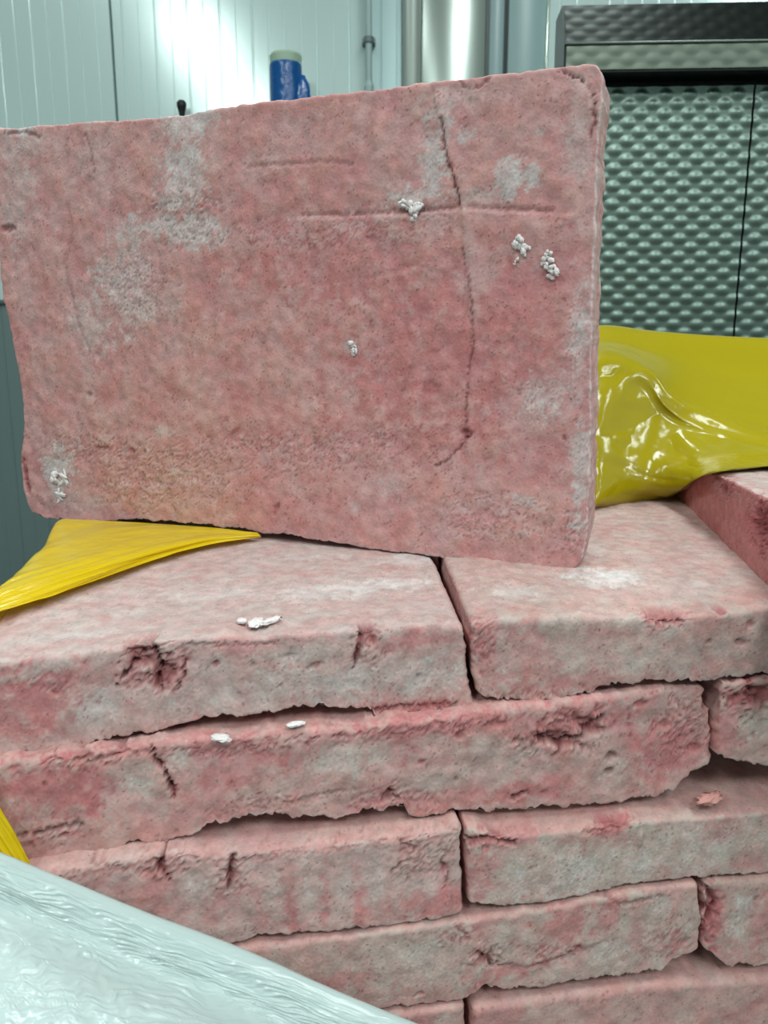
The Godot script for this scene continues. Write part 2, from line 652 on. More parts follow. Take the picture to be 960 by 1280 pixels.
func _ready() -> void:
	# camera, light, exposure
	var cam := Camera3D.new()
	cam.name = "camera"
	cam.position = Vector3(0, 1.3, 0)
	cam.rotation_degrees = Vector3(-12, 0, 0)
	cam.fov = 2.0 * rad_to_deg(atan(640.0 / 1035.0))
	cam.near = 0.02
	cam.far = 40.0
	var lens := CameraAttributesPhysical.new()
	lens.frustum_focal_length = 12.0 / (640.0 / 1035.0)
	lens.frustum_focus_distance = 0.62
	lens.frustum_near = 0.02
	lens.frustum_far = 40.0
	lens.exposure_aperture = 10.0
	cam.attributes = lens
	add_child(cam)
	cam.current = true
	var env := Environment.new()
	env.background_mode = Environment.BG_COLOR
	env.background_color = Color(0.02, 0.022, 0.022)
	env.tonemap_mode = Environment.TONE_MAPPER_LINEAR
	env.tonemap_exposure = 1.0
	env.sdfgi_enabled = true
	env.ssao_enabled = true
	env.ssil_enabled = true
	var we := WorldEnvironment.new()
	we.name = "environment"
	we.environment = env
	add_child(we)
	var ceiling := base("ceiling", Vector3(0, 3.7, 0))
	tag(ceiling, "", "", "", "structure")
	put("slab", box(7.0, 0.1, 7.2), plain(Color(0.75, 0.79, 0.78), 0.6), ceiling, Vector3(0, 0.05, -0.2))
	var cool := Color(0.955, 1.0, 0.99)
	for at in [Vector3(-1.4, -0.2, -0.1), Vector3(0.58, -0.2, -0.1), Vector3(-1.4, -0.2, 1.9), Vector3(0.58, -0.2, 1.9), Vector3(-1.4, -0.2, -2.1), Vector3(0.58, -0.2, -2.1), Vector3(2.5, -0.2, -0.3), Vector3(2.5, -0.2, 1.7)]:  # the pair nearest the back wall is unseen, added to brighten it
		add_lamp(ceiling, at, 0.30, 1.2, 2.2 if at.z < -1.0 else 4.6 if at.z > 1.0 else 2.2, cool)

	l_pink = PINK.srgb_to_linear()
	l_salmon = SALMON.srgb_to_linear()
	l_ruddy = RUDDY.srgb_to_linear()
	l_frost = FROST.srgb_to_linear()
	l_cold = COLD.srgb_to_linear()
	l_snow = SNOW.srgb_to_linear()
	l_blood = BLOOD.srgb_to_linear()
	for pair in [[coarse, 3, 3], [fine, 8, 3], [streak, 15, 4], [pore, 21, 1]]:
		var f: FastNoiseLite = pair[0]
		f.seed = pair[1]
		f.frequency = 0.05 if f != coarse else 0.05
		f.fractal_octaves = pair[2]
		f.noise_type = FastNoiseLite.TYPE_SIMPLEX_SMOOTH
	for f in [coarse, fine, streak]: f.frequency = 1.0
	pore.frequency = 1.0
	pore.noise_type = FastNoiseLite.TYPE_SIMPLEX

	# structure: floor, walls
	var white_wall := plain(Color(0.81, 0.88, 0.87), 0.175, 0.3, 0.6)
	var grey_wall := plain(Color(0.40, 0.47, 0.465), 0.4)
	var dull := plain(Color(0.62, 0.67, 0.66), 0.6)
	var fl := put("floor", box(7.0, 0.1, 7.2), plain(Color(0.36, 0.40, 0.39), 0.45), null, Vector3(0, -0.05, -0.2))
	tag(fl, "", "", "", "structure")
	var plinth := put("floor_plinth", box(1.15, 0.80, 0.75), plain(Color(0.45, 0.46, 0.45), 0.8), null, Vector3(-0.02, 0.40, -0.86))
	tag(plinth, "", "", "", "structure")
	for w in [["wall_left", Vector3(-3.45, 1.85, -0.2), Vector3(0.1, 3.7, 7.2)], ["wall_right", Vector3(3.45, 1.85, -0.2), Vector3(0.1, 3.7, 7.2)], ["wall_front", Vector3(0, 1.85, 3.4), Vector3(7.0, 3.7, 0.1)]]:
		var o := put(w[0], box(w[2].x, w[2].y, w[2].z), dull, null, w[1])
		tag(o, "", "", "", "structure")
	var back := base("wall_back", Vector3(0, 0, -3.5))
	tag(back, "", "", "", "structure")
	put("backing", box(7.0, 3.7, 0.1), grey_wall, back, Vector3(0, 1.85, -0.09))
	var panels := [[-3.4, -1.0503, -4.155], [-1.0457, -0.0587, -1.004], [-0.0556, 0.0711, -0.0124], [0.6256, 1.6254, 0.6747], [1.6284, 3.4, 1.6744]]
	var grey_panel := plain(Color(0.69, 0.785, 0.785), 0.25, 0.2, 0.5)
	for p in panels:
		put("panel", drawn_up(ribbed(p[0], p[1], p[2], 0.0622), 0.0, 3.7), grey_panel if p == panels[2] else white_wall, back)
	var dado := put("trim_1", drawn_up(ribbed(-3.4, -0.5837, -3.3, 0.0622), 0.0, 1.4238), plain(Color(0.42, 0.49, 0.485), 0.4, 0.0, 0.5), null, Vector3(0, 0, -3.46))
	tag(dado, "", "", "", "structure")
	var cap := put("trim_2", box(3.4 + -0.5837, 0.02, 0.05, 0.004), plain(Color(0.30, 0.35, 0.35), 0.4), null, Vector3((-3.4 + -0.5837) / 2.0, 1.4332, -3.475))
	tag(cap, "", "", "", "structure")

	# steel sliding door beside the wall panels
	var steel := plain(Color(0.66, 0.70, 0.675), 0.3, 0.75)
	var door := base("door_1", Vector3(0, 0, -3.5))
	tag(door, "", "", "", "structure")
	var post := PackedVector2Array()
	for k in 15:
		var a := PI * k / 14.0
		post.append(Vector2(0.1057 - 0.0362 * cos(a), 0.02 + 0.0362 * sin(a) * 0.9))
	put("door_post", drawn_up(post, 0.0, 3.6, true), plain(Color(0.60, 0.635, 0.61), 0.38, 0.25), door)
	put("door_leaf", box(0.2474, 3.4, 0.05, 0.004), steel, door, Vector3(0.2657, 1.72, 0.0))
	put("door_edge", box(0.0153, 3.5, 0.05), plain(Color(0.25, 0.29, 0.29), 0.5), door, Vector3(0.397, 1.75, 0.0))
	put("frame_strip", box(0.055, 3.6, 0.06, 0.004), plain(Color(0.50, 0.585, 0.59), 0.4), door, Vector3(0.4306, 1.8, 0.0))
	put("frame_gap", box(0.0183, 3.6, 0.03), plain(Color(0.13, 0.16, 0.165), 0.6), door, Vector3(0.4657, 1.8, 0.0))
	put("frame_panel", box(0.1435, 3.6, 0.06, 0.004), plain(Color(0.51, 0.60, 0.60), 0.4), door, Vector3(0.5467, 1.8, 0.0))
	put("frame_corner", box(0.0122, 3.6, 0.09, 0.006), plain(Color(0.78, 0.82, 0.78), 0.2, 0.8), door, Vector3(0.6224, 1.8, 0.0))

	# conduit with its clamps
	var conduit := base("conduit", Vector3(-0.0579, 0.0, -3.45))
	tag(conduit, "thin grey vertical conduit pipe clamped to the white wall panels, left of the steel door", "pipe")
	var grey_pipe := plain(Color(0.57, 0.65, 0.645), 0.35)
	var rp := 0.0125
	put("pipe", lathe(PackedVector2Array([Vector2(0.001, 0.3), Vector2(rp, 0.3), Vector2(rp, 3.65), Vector2(0.001, 3.65)]), 20), grey_pipe, conduit)
	for y in [2.4001, 1.2]:
		put("clamp", lathe(PackedVector2Array([Vector2(rp, y - 0.012), Vector2(rp + 0.006, y - 0.01), Vector2(rp + 0.006, y + 0.01), Vector2(rp, y + 0.012)]), 20), plain(Color(0.36, 0.42, 0.42), 0.4), conduit)
		put("clamp_foot", box(0.05, 0.016, 0.05), plain(Color(0.42, 0.48, 0.48), 0.4), conduit, Vector3(0, y, -0.025))
	var yf := 2.2262
	put("fitting", lathe(PackedVector2Array([Vector2(rp, yf - 0.06), Vector2(rp + 0.007, yf - 0.055), Vector2(rp + 0.007, yf + 0.01), Vector2(rp, yf + 0.03)]), 20), grey_pipe, conduit)

	# black knob and blue roll
	var knob := base("latch_knob", Vector3(-0.7786, 2.1554, -3.44))
	tag(knob, "small black pear shaped knob showing above the top edge of the standing block", "knob")
	put("grip", lathe(PackedVector2Array([Vector2(0.0005, -0.03), Vector2(0.010, -0.028), Vector2(0.013, -0.01), Vector2(0.0185, 0.01), Vector2(0.018, 0.022), Vector2(0.011, 0.03), Vector2(0.0005, 0.032)]), 24), plain(Color(0.035, 0.045, 0.045), 0.5), knob)
	put("stem", lathe(PackedVector2Array([Vector2(0.007, -0.12), Vector2(0.007, -0.028)]), 16), plain(Color(0.5, 0.53, 0.52), 0.3, 0.8), knob)
	put("bracket", box(0.05, 0.04, 0.06, 0.004), plain(Color(0.5, 0.53, 0.52), 0.4, 0.6), knob, Vector3(0, -0.13, -0.03))
	var roll := base("film_roll", Vector3(-0.3589, 2.299 - 0.5, -3.3))
	tag(roll, "dark blue glossy roll with a pale top end standing against the white wall", "roll")
	var blue := plain(Color(0.0, 0.30, 0.55), 0.22, 0.0, 0.6)
	blue.heightmap_enabled = true
	blue.heightmap_texture = crinkle_texture(3, 0.008)
	blue.heightmap_scale = 0.25
	blue.uv1_triplanar = true
	blue.uv1_scale = Vector3(3, 3, 3)
	var rr := 0.0597
	put("wound_film", lathe(PackedVector2Array([Vector2(0.03, 0.0), Vector2(rr - 0.004, 0.0), Vector2(rr, 0.006), Vector2(rr, 0.466), Vector2(rr - 0.003, 0.474), Vector2(0.03, 0.474)]), 40), blue, roll)
	put("core", lathe(PackedVector2Array([Vector2(rr - 0.012, 0.45), Vector2(rr - 0.002, 0.472), Vector2(rr - 0.001, 0.497), Vector2(rr - 0.006, 0.505), Vector2(rr - 0.02, 0.505), Vector2(rr - 0.02, 0.45)]), 40), plain(Color(0.60, 0.68, 0.60), 0.5), roll)
	put("film_tail", lump(0.035, 0.10, 0.03, 77, 0.1), blue, roll, Vector3(rr - 0.002, 0.335, 0.012))
	put("wall_bracket", box(0.14, 0.012, 0.19, 0.003), plain(Color(0.5, 0.55, 0.54), 0.4, 0.6), roll, Vector3(0, -0.007, -0.10))

	# machine clad in embossed steel, to the right behind the stack
	var emb := plain(Color(0.44, 0.50, 0.47), 0.36, 0.9)
	var emb_dim_reflection := plain(Color(0.40, 0.43, 0.39), 0.4, 0.85)  # hood front: same sheet, its dimmer reflection put into the colour
	var emb_dark_reflection := plain(Color(0.13, 0.15, 0.14), 0.36, 0.85)  # hood slope: dark reflection put into the colour
	var dark_steel := plain(Color(0.13, 0.15, 0.145), 0.4, 0.8)
	var machine := base("steel_machine", Vector3(0.3381, 0, -1.70))
	machine.rotation_degrees.y = -3.0
	tag(machine, "machine housing of studded embossed steel sheet, hood darkened for its reflection, behind the yellow bag", "machine")
	var y_top := 1.918
	var y_edge := 1.8339
	var y_low := 1.7856
	var span := 1.25
	put("body", box(span - 0.04, y_low, 0.7), dark_steel, machine, Vector3(span / 2.0, y_low / 2.0, -0.42))
	var hood := CSGPolygon3D.new()
	hood.polygon = PackedVector2Array([Vector2(0, y_low), Vector2(0, y_edge), Vector2(0.05, y_top), Vector2(0.13, y_top), Vector2(0.13, y_low)])
	hood.depth = span
	hood.name = "hood"
	hood.material = dark_steel
	hood.rotation_degrees.y = -90
	hood.transform = Transform3D(Basis(Vector3(0, 0, -1), Vector3(0, 1, 0), Vector3(1, 0, 0)), Vector3(span, 0, 0))
	machine.add_child(hood, true)
	var lower := put("hood_front", embossed(span - 0.008, y_edge - y_low - 0.006, 0.046, 0.034, 0.0006, 390, 24), emb_dim_reflection, machine, Vector3(0.004, y_low + 0.004, 0.002))
	var slope := Vector2(0.05, y_top - y_edge)
	var upper := put("hood_slope", embossed(span - 0.008, slope.length() - 0.006, 0.046, 0.034, 0.0006, 390, 40), emb_dark_reflection, machine, Vector3(0.004, y_edge + 0.003, 0.0))
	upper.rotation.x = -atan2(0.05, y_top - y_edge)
	put("hood_rim", box(span, 0.006, 0.008, 0.002), plain(Color(0.34, 0.37, 0.35), 0.4, 0.8), machine, Vector3(span / 2.0, y_edge, 0.001))
	var split := 0.7139 - 0.3381
	for s in [[0.0, split - 0.002], [split + 0.002, span]]:
		put("front_sheet", embossed(s[1] - s[0], y_low - 0.012, 0.046, 0.0335, 0.0024, int((s[1] - s[0]) / 0.003), 600), emb, machine, Vector3(s[0], 0.0, -0.055))

	# frozen blocks
	var tex := grain_textures()
	block_material = StandardMaterial3D.new()
	block_material.vertex_color_use_as_albedo = true
	block_material.albedo_texture = tex[0]
	block_material.heightmap_enabled = true
	block_material.heightmap_texture = tex[1]
	block_material.heightmap_scale = 0.05
	block_material.uv1_triplanar = true
	block_material.uv1_scale = Vector3(7, 7, 7)
	block_material.roughness = 0.72
	block_material.metallic_specular = 0.35
	snow_material = plain(Color(0.92, 0.88, 0.88), 0.7, 0.0, 0.4)
	snow_material.heightmap_enabled = true
	snow_material.heightmap_texture = tex[1]
	snow_material.heightmap_scale = 0.1
	snow_material.uv1_triplanar = true
	snow_material.uv1_scale = Vector3(30, 30, 30)
	var b: Block
	var body: MeshInstance3D
	b = new_block("frozen_block", "large pink frozen block standing upright on its long edge on top of the stack", Vector3(-0.0923, 1.1231, -0.7197), -22)
	b.depth = 0.058; b.res = 0.0014; b.kd = 20; b.r = 0.003; b.skew_l = 0; b.skew_r = -0.055; b.seed = 11; b.rag = 0.0007; b.amp = 1.0; b.frost = 0.14; b.frost_top = 0.5; b.frost_side = 0.5; b.ruddy = 0.36; b.flat = 0.0; b.cold = 1.0; b.rim = 1.0
	b.bottom = outline([-2611, 88, -2395, 42, -2101, 35, -1718, 68, -1347, 114, -651, 128, -1, 113, 682, 79, 1252, 60, 1657, 48, 1917, 29, 2171, 5, 2356, 0, 2536, 26, 2641, 74])
	b.top = outline([-2633, 3579, -2192, 3561, -1582, 3539, -850, 3511, -97, 3530, 596, 3531, 1237, 3531, 1598, 3536, 2056, 3533, 2382, 3538, 2566, 3532, 2629, 3515])
	b.left = outline([-2611, 88, -2669, 283, -2687, 557, -2620, 870, -2589, 1213, -2607, 1474, -2649, 1696, -2692, 1988, -2724, 2277, -2692, 2976, -2633, 3579])
	b.right = outline([2641, 74, 2696, 148, 2716, 320, 2724, 513, 2711, 982, 2693, 1571, 2676, 2003, 2670, 2630, 2660, 3031, 2678, 3370, 2669, 3448, 2629, 3515])
	b.marks = [
		["crack", outline([1555, 3273, 1588, 3058, 1632, 2920, 1689, 2754, 1715, 2660]), 0.0019, 0.0025],
		["step", outline([1511, 3383, 1588, 3058, 1638, 2919, 1715, 2660, 1741, 2282, 1797, 1942, 1828, 1653, 1785, 1358, 1786, 1058]), 0.0254, 0.0016],
		["crack", outline([1727, 2394, 1780, 2169, 1809, 1941, 1827, 1711, 1794, 1536, 1780, 1299, 1786, 1028]), 0.0013, 0.0016],
		["crack", outline([1786, 1028, 1750, 959, 1643, 836, 1547, 787]), 0.0018, 0.002],
		["pit", 0.1792, 0.104, 0.0044, 0.0055, 0, 0.004],
		["crack", outline([443, 2692, 851, 2671, 1240, 2668, 1490, 2672, 1733, 2680, 2085, 2640, 2367, 2620]), 0.0026, 0.0012],
		["step", outline([2368, 2593, 1733, 2659, 1240, 2651, 443, 2668]), 0.024, 0.0011],
		["crack", outline([-43, 3076, 243, 3073, 588, 3065, 854, 3035]), 0.0028, 0.0009],
		["crack", outline([-1610, 3428, -1571, 3298, -1551, 3137]), 0.0024, 0.0012],
		["crack", outline([-1870, 2896, -1840, 2662, -1957, 2395, -1861, 1910, -1742, 1628]), 0.004, 0.0007],
		["crack", outline([2383, 3508, 2518, 3445, 2606, 3352, 2631, 3178, 2605, 3080]), 0.0019, 0.0022],
		["crack", outline([1686, 3511, 1746, 3454, 1832, 3466, 1899, 3510]), 0.0016, 0.0014],
		["crack", outline([-2519, 3516, -2288, 3517, -2114, 3457]), 0.0025, 0.0015],
		["pit", 0.1507, 0.137, 0.0096, 0.006, 0, 0.0013],
		["pit", -0.257, 0.2728, 0.0095, 0.0042, 0, 0.003],
		["pit", -0.2623, 0.042, 0.0041, 0.0191, 0.1396, 0.003],
		["pit", -0.1675, 0.0764, 0.0129, 0.003, 0, 0.0022],
		["pit", -0.1343, 0.0758, 0.0045, 0.0029, 0, 0.0022],
		["pit", -0.2232, 0.0644, 0.0039, 0.0031, 0, 0.0015],
		["pit", 0.0123, 0.0334, 0.0031, 0.0063, -0.4363, 0.002],
		["pit", -0.1778, 0.1249, 0.0027, 0.0022, 0, 0.002],
		["pit", -0.0267, 0.0971, 0.0071, 0.0027, 0.6981, 0.0014],
		["pit", 0.252, 0.1049, 0.0023, 0.0029, 0, 0.002],
		["rough", -0.0965, 0.0548, 0.0949, 0.0364, 0.2094, 0.0007],
		["rough", -0.1842, 0.0755, 0.0654, 0.0195, 0, 0.0006],
		["rough", 0.0693, 0.0882, 0.1075, 0.0196, 0.1396, 0.0003],
		["rough", 0.2034, 0.0396, 0.0563, 0.0225, 0, 0.0003],
		["rough", 0.0579, 0.2556, 0.1101, 0.0153, 0, 0.0003],
		["rough", 0.1335, 0.268, 0.0314, 0.0078, 0, 0.0009],
		["rough", -0.0664, 0.2736, 0.047, 0.025, 0, 0.0006],
		["rough", -0.1191, 0.2173, 0.0421, 0.0333, 0, 0.0004],
		["rough", 0.2638, 0.0386, 0.014, 0.0241, 0, 0.0007],
		["rough", -0.0051, 0.0878, 0.0699, 0.0095, 0, 0.0005],
		["crack", outline([15, 575, 263, 659]), 0.0021, 0.0006],
		["crack", outline([1244, 1918, 1375, 1650, 1246, 1284]), 0.0031, 0.0005],
		["crack", outline([947, 2189, 1370, 2294, 1713, 2159]), 0.0032, 0.0005],
		["patch", -0.056, 0.3461, 0.0319, 0.0166, 0, 1.05],
		["patch", -0.0675, 0.3077, 0.0249, 0.0404, -0.1745, 1.1],
		["patch", -0.0553, 0.2637, 0.0373, 0.0163, 0, 1.1],
		["patch", -0.103, 0.2658, 0.049, 0.0128, 0.1396, 1.0],
		["patch", -0.1275, 0.2175, 0.0373, 0.0402, -0.3491, 1.1],
		["patch", -0.169, 0.1908, 0.0303, 0.0348, -0.3491, 0.95],
		["patch", -0.0825, 0.2068, 0.0114, 0.0224, 0, 0.6],
		["patch", -0.2306, 0.3525, 0.0145, 0.0046, 0, 1.2],
		["patch", -0.2431, 0.3096, 0.0204, 0.0606, 0, 0.65],
		["patch", -0.1528, 0.32, 0.0254, 0.0382, 0, 0.5],
		["patch", -0.2254, 0.3416, 0.0326, 0.0131, 0, 0.6],
		["patch", 0.1485, 0.3065, 0.011, 0.0291, 0, 1.1],
		["patch", 0.153, 0.3328, 0.0132, 0.019, 0, 0.8],
		["patch", 0.1659, 0.3421, 0.0354, 0.0083, 0, 0.5],
		["patch", 0.2533, 0.3136, 0.0107, 0.0402, 0, 0.6],
		["patch", 0.1334, 0.2747, 0.0251, 0.01, 0, 1.1],
		["patch", 0.205, 0.2839, 0.0103, 0.0138, 0, 1.1],
		["patch", 0.2213, 0.2854, 0.0056, 0.0115, 0, 1.1],
		["patch", 0.1908, 0.2757, 0.0234, 0.0054, 0, 0.8],
		["patch", 0.1752, 0.3161, 0.0094, 0.0063, 0, 0.9],
		["patch", 0.2263, 0.3144, 0.0044, 0.0041, 0, 0.9],
		["patch", 0.26, 0.1769, 0.01, 0.0364, 0, 1.1],
		["patch", 0.2364, 0.1315, 0.0314, 0.0207, 0.5236, 1.05],
		["patch", 0.2649, 0.0745, 0.0092, 0.0447, 0, 1.1],
		["patch", 0.2244, 0.0567, 0.0085, 0.0061, 0, 1.0],
		["patch", -0.2197, 0.0524, 0.0195, 0.0264, 0, 1.2],
		["patch", -0.0982, 0.094, 0.0137, 0.0071, 0, 0.9],
		["patch", 0.0842, 0.1689, 0.0082, 0.0055, 0, 1.0],
		["patch", 0.1147, 0.0616, 0.0179, 0.0142, 0, 0.8],
		["patch", 0.0845, 0.0417, 0.01, 0.0067, 0, 0.8],
		["patch", -0.208, 0.0247, 0.0583, 0.0125, 0, 0.5],
		["patch", -0.0716, 0.0456, 0.0422, 0.0289, 0, 0.35],
		["patch", 0.1804, 0.2168, 0.006, 0.0507, 0.1047, 0.5],
		["patch", -0.1781, 0.1415, 0.0091, 0.0288, 0, 0.5],
		["ruddy", 0.078, 0.2312, 0.1016, 0.0355, 0, 0.6],
		["ruddy", 0.1631, 0.1593, 0.1005, 0.065, 0, 0.65],
		["ruddy", -0.1569, 0.1769, 0.053, 0.0418, 0, 0.35],
		["ruddy", 0.211, 0.1882, 0.0411, 0.0563, 0, 0.5],
		["ruddy", 0.0093, 0.2817, 0.0649, 0.0238, 0, 0.4],
		["ruddy", 0.0549, 0.0874, 0.2184, 0.0263, 0, 0.35],
		["ruddy", 0.238, 0.2316, 0.028, 0.0323, 0, 0.35],
		["ruddy", -0.1102, 0.2238, 0.0333, 0.0238, 0, 0.5]
	]
	body = finish_block(b)
	for c in [[0.1341, 0.2679, 0.0082, 0.005, 0.6], [0.1278, 0.2722, 0.0044, 0.0028, 0.5], [0.136, 0.2634, 0.0038, 0.0039, 0.5], [0.215, 0.2417, 0.0063, 0.0049, 0.5], [0.2192, 0.2355, 0.0046, 0.0038, 0.5], [0.2348, 0.2274, 0.0051, 0.0038, 0.5], [0.239, 0.2203, 0.0056, 0.0043, 0.6], [0.2131, 0.2287, 0.0029, 0.0016, 0.4], [0.2357, 0.2328, 0.0028, 0.0032, 0.4], [-0.2182, 0.0387, 0.0156, 0.0047, 0.4], [-0.2232, 0.0461, 0.0078, 0.007, 0.4], [0.0856, 0.1677, 0.0055, 0.0037, 0.4]]:
		add_clump(body, c, b.depth / 2.0)

	b = new_block("frozen_block", "pale frozen block in the top course, carrying the yellow film strip and three ice flakes", Vector3(-0.1427, 1.068, -0.7082), 12)
	b.depth = 0.53; b.res = 0.0013; b.kd = 110; b.r = 0.0045; b.skew_l = 0; b.skew_r = 0.155; b.seed = 23; b.rag = 0.0012; b.amp = 1.0; b.frost = 0.45; b.frost_top = 0.72; b.frost_side = 0.3; b.ruddy = 0.35; b.flat = 0.06; b.cold = 0.65; b.rim = 0
	b.bottom = outline([-1476, 8, -1290, 11, -1163, 41, -975, 0, -867, 22, -690, 67, -557, 93, -423, 104, -197, 140, 126, 148, 409, 151, 747, 122, 821, 89, 885, 35, 1132, 42, 1352, 47, 1476, 78])
	b.top = outline([-1421, 573, -1238, 589, -824, 606, -481, 639, -174, 644, 187, 625, 654, 624, 993, 628, 1291, 616, 1382, 589])
	b.left = outline([-1476, 8, -1460, 293, -1421, 573])
	b.right = outline([1476, 78, 1443, 155, 1425, 263, 1411, 437, 1382, 589])
	b.marks = [
		["crack", outline([-638, 399, -577, 480, -522, 533, -454, 651, -415, 577, -384, 492]), 0.0019, 0.005],
		["pit", -0.0486, 0.0549, 0.0104, 0.0095, -0.5236, 0.0045],
		["pit", -0.0379, 0.0429, 0.007, 0.0106, -0.4363, 0.0055],
		["crack", outline([-384, 492, -426, 385, -389, 318]), 0.0019, 0.004],
		["crack", outline([-259, 530, -273, 420, -332, 322]), 0.0014, 0.003],
		["pit", 0.074, 0.0482, 0.0024, 0.0101, -0.2094, 0.004],
		["crack", outline([847, 649, 760, 616, 735, 507, 710, 383]), 0.0019, 0.0035],
		["pit", 0.0798, 0.0578, 0.0068, 0.007, 0, 0.003],
		["pit", -0.0091, 0.0482, 0.0027, 0.0024, 0, 0.0025],
		["pit", 0.0113, 0.046, 0.0018, 0.002, 0, 0.002],
		["pit", 0.0271, 0.0316, 0.0014, 0.001, 0, 0.0015],
		["pit", 0.1109, 0.0296, 0.0015, 0.0021, 0, 0.002],
		["pit", -0.0975, 0.0383, 0.0017, 0.0014, 0, 0.002],
		["crack", outline([-242, 611, 48, 583, 254, 581]), 0.0014, 0.0012],
		["pit", 0.0475, 0.0418, 0.0048, 0.002, 0.3491, 0.002],
		["pit", 0.0322, 0.0491, 0.0056, 0.0015, 0, 0.0015],
		["pit", 0.091, 0.0064, 0.006, 0.0032, 0, 0.0025],
		["crack", outline([836, 98, 1096, 104, 1351, 90]), 0.002, 0.002],
		["rough", -0.0446, 0.0483, 0.0218, 0.0173, 0, 0.0016],
		["rough", 0.0798, 0.0527, 0.0126, 0.0151, 0, 0.0012],
		["rough", 0.0995, 0.0082, 0.0555, 0.0053, 0, 0.0012],
		["rough", -0.1003, 0.0461, 0.0291, 0.0094, 0, 0.0005],
		["patch", -0.0786, 0.0249, 0.0171, 0.0213, -0.3491, 1.0],
		["patch", -0.019, 0.0289, 0.0361, 0.0148, -0.0873, 0.9],
		["patch", 0.0507, 0.0325, 0.0574, 0.0152, 0, 1.0],
		["patch", 0.1144, 0.0293, 0.0304, 0.0135, 0, 1.0],
		["patch", -0.1033, 0.008, 0.0296, 0.0078, 0, 0.8],
		["patch", 0.0415, 0.0493, 0.0283, 0.007, 0, 0.9],
		["ruddy", -0.1097, 0.0328, 0.029, 0.0237, 0, 0.8],
		["ruddy", 0.1092, 0.0529, 0.0399, 0.0071, 0, 0.7],
		["ruddy", -0.0362, 0.0427, 0.0177, 0.0126, 0, 0.7],
		["ruddy", 0.1096, 0.0072, 0.0356, 0.0064, 0, 0.8],
		["ruddy", 0.0047, 0.0553, 0.0273, 0.0049, 0, 0.4],
		["ruddy", -0.0706, 0.0482, 0.0299, 0.0095, 0, 0.5]
	]
	b.top_marks = [[0.0743, -0.0884, 0.0721, 0.0261, -0.1745, 0.9], [-0.018, -0.0986, 0.0656, 0.0295, 0.1745, 0.6], [0.1221, -0.1532, 0.0437, 0.0235, -0.1745, 0.8], [0.05, -0.1808, 0.0509, 0.0245, -0.0873, 0.6], [-0.0869, -0.0334, 0.0425, 0.0172, 0, 0.6], [-0.0241, -0.1566, 0.0216, 0.0266, 0, -0.35], [0.1056, -0.1335, 0.0241, 0.0132, -0.3491, -0.5], [0.118, -0.0349, 0.0257, 0.0224, 0, 0.5]]
	body = finish_block(b)

	b = new_block("frozen_block", "pale frozen block in the top course, right of the seam, under the loose block", Vector3(0.1655, 1.0755, -0.7589), 7)
	b.depth = 0.53; b.res = 0.0013; b.kd = 110; b.r = 0.0045; b.skew_l = 0.085; b.skew_r = 0.05; b.seed = 31; b.rag = 0.0011; b.amp = 0.8; b.frost = 0.56; b.frost_top = 0.62; b.frost_side = 0.3; b.ruddy = 0.3; b.flat = 0.06; b.cold = 0.35; b.rim = 0
	b.bottom = outline([-1403, 81, -1326, 40, -1099, 0, -819, 6, -654, 45, -566, 73, -398, 91, 36, 84, 510, 103, 1460, 161])
	b.top = outline([-1459, 543, -1305, 557, -1105, 558, -800, 551, -385, 528, 37, 526, 463, 556, 1396, 615])
	b.left = outline([-1403, 81, -1441, 194, -1460, 378, -1459, 543])
	b.right = outline([1460, 161, 1445, 351, 1396, 615])
	b.marks = [
		["pit", -0.0238, 0.0521, 0.0084, 0.0053, 0, 0.0045],
		["pit", -0.0147, 0.0496, 0.0042, 0.0037, 0, 0.0035],
		["crack", outline([-333, 536, -245, 480, -122, 516]), 0.0016, 0.0025],
		["pit", 0.0295, 0.0338, 0.0049, 0.0022, -0.1745, 0.0025],
		["pit", 0.0084, 0.0348, 0.0022, 0.0016, 0, 0.002],
		["pit", -0.0607, 0.0059, 0.0032, 0.0022, 0, 0.003],
		["pit", 0.0169, 0.0541, 0.0043, 0.0027, 0, 0.002],
		["pit", -0.0371, 0.0316, 0.0016, 0.0016, 0, 0.0012],
		["pit", 0.0355, 0.0453, 0.0033, 0.0027, 0, 0.002],
		["rough", -0.1377, 0.0426, 0.011, 0.0207, 0, 0.0009],
		["rough", -0.0226, 0.0505, 0.018, 0.0074, 0, 0.0013],
		["rough", -0.1034, 0.0039, 0.0466, 0.0054, 0, 0.0009],
		["patch", -0.0578, 0.0283, 0.0839, 0.015, 0, 0.6],
		["patch", 0.0267, 0.035, 0.0327, 0.0141, 0, 0.7],
		["patch", -0.0384, 0.0507, 0.0315, 0.0053, 0, 0.9],
		["patch", -0.1192, 0.0155, 0.0307, 0.0096, 0, 0.4],
		["ruddy", -0.1198, 0.034, 0.0305, 0.021, 0, 0.55],
		["ruddy", -0.0227, 0.0521, 0.0158, 0.0063, 0, 0.9],
		["ruddy", -0.0674, 0.0117, 0.0631, 0.0076, 0, 0.6],
		["ruddy", -0.1402, 0.0427, 0.01, 0.0155, 0, 0.7],
		["ruddy", 0.0283, 0.0175, 0.0439, 0.0077, 0, 0.4],
		["ruddy", 0.0176, 0.0461, 0.0216, 0.0075, 0, 0.4]
	]
	b.top_marks = [[-0.0365, -0.0793, 0.0401, 0.0286, 0.4363, 1.25], [-0.1064, -0.0503, 0.043, 0.0247, 0, 0.7], [-0.0363, -0.1585, 0.0388, 0.0516, 0.1745, 0.6], [0.0153, -0.0443, 0.0328, 0.0306, 0, 0.5], [-0.0134, -0.2261, 0.0642, 0.0313, 0, -0.5], [0.0238, -0.1265, 0.0187, 0.0493, 0, -0.3], [0.0437, -0.0232, 0.0318, 0.0147, 0, -0.4]]
	body = finish_block(b)

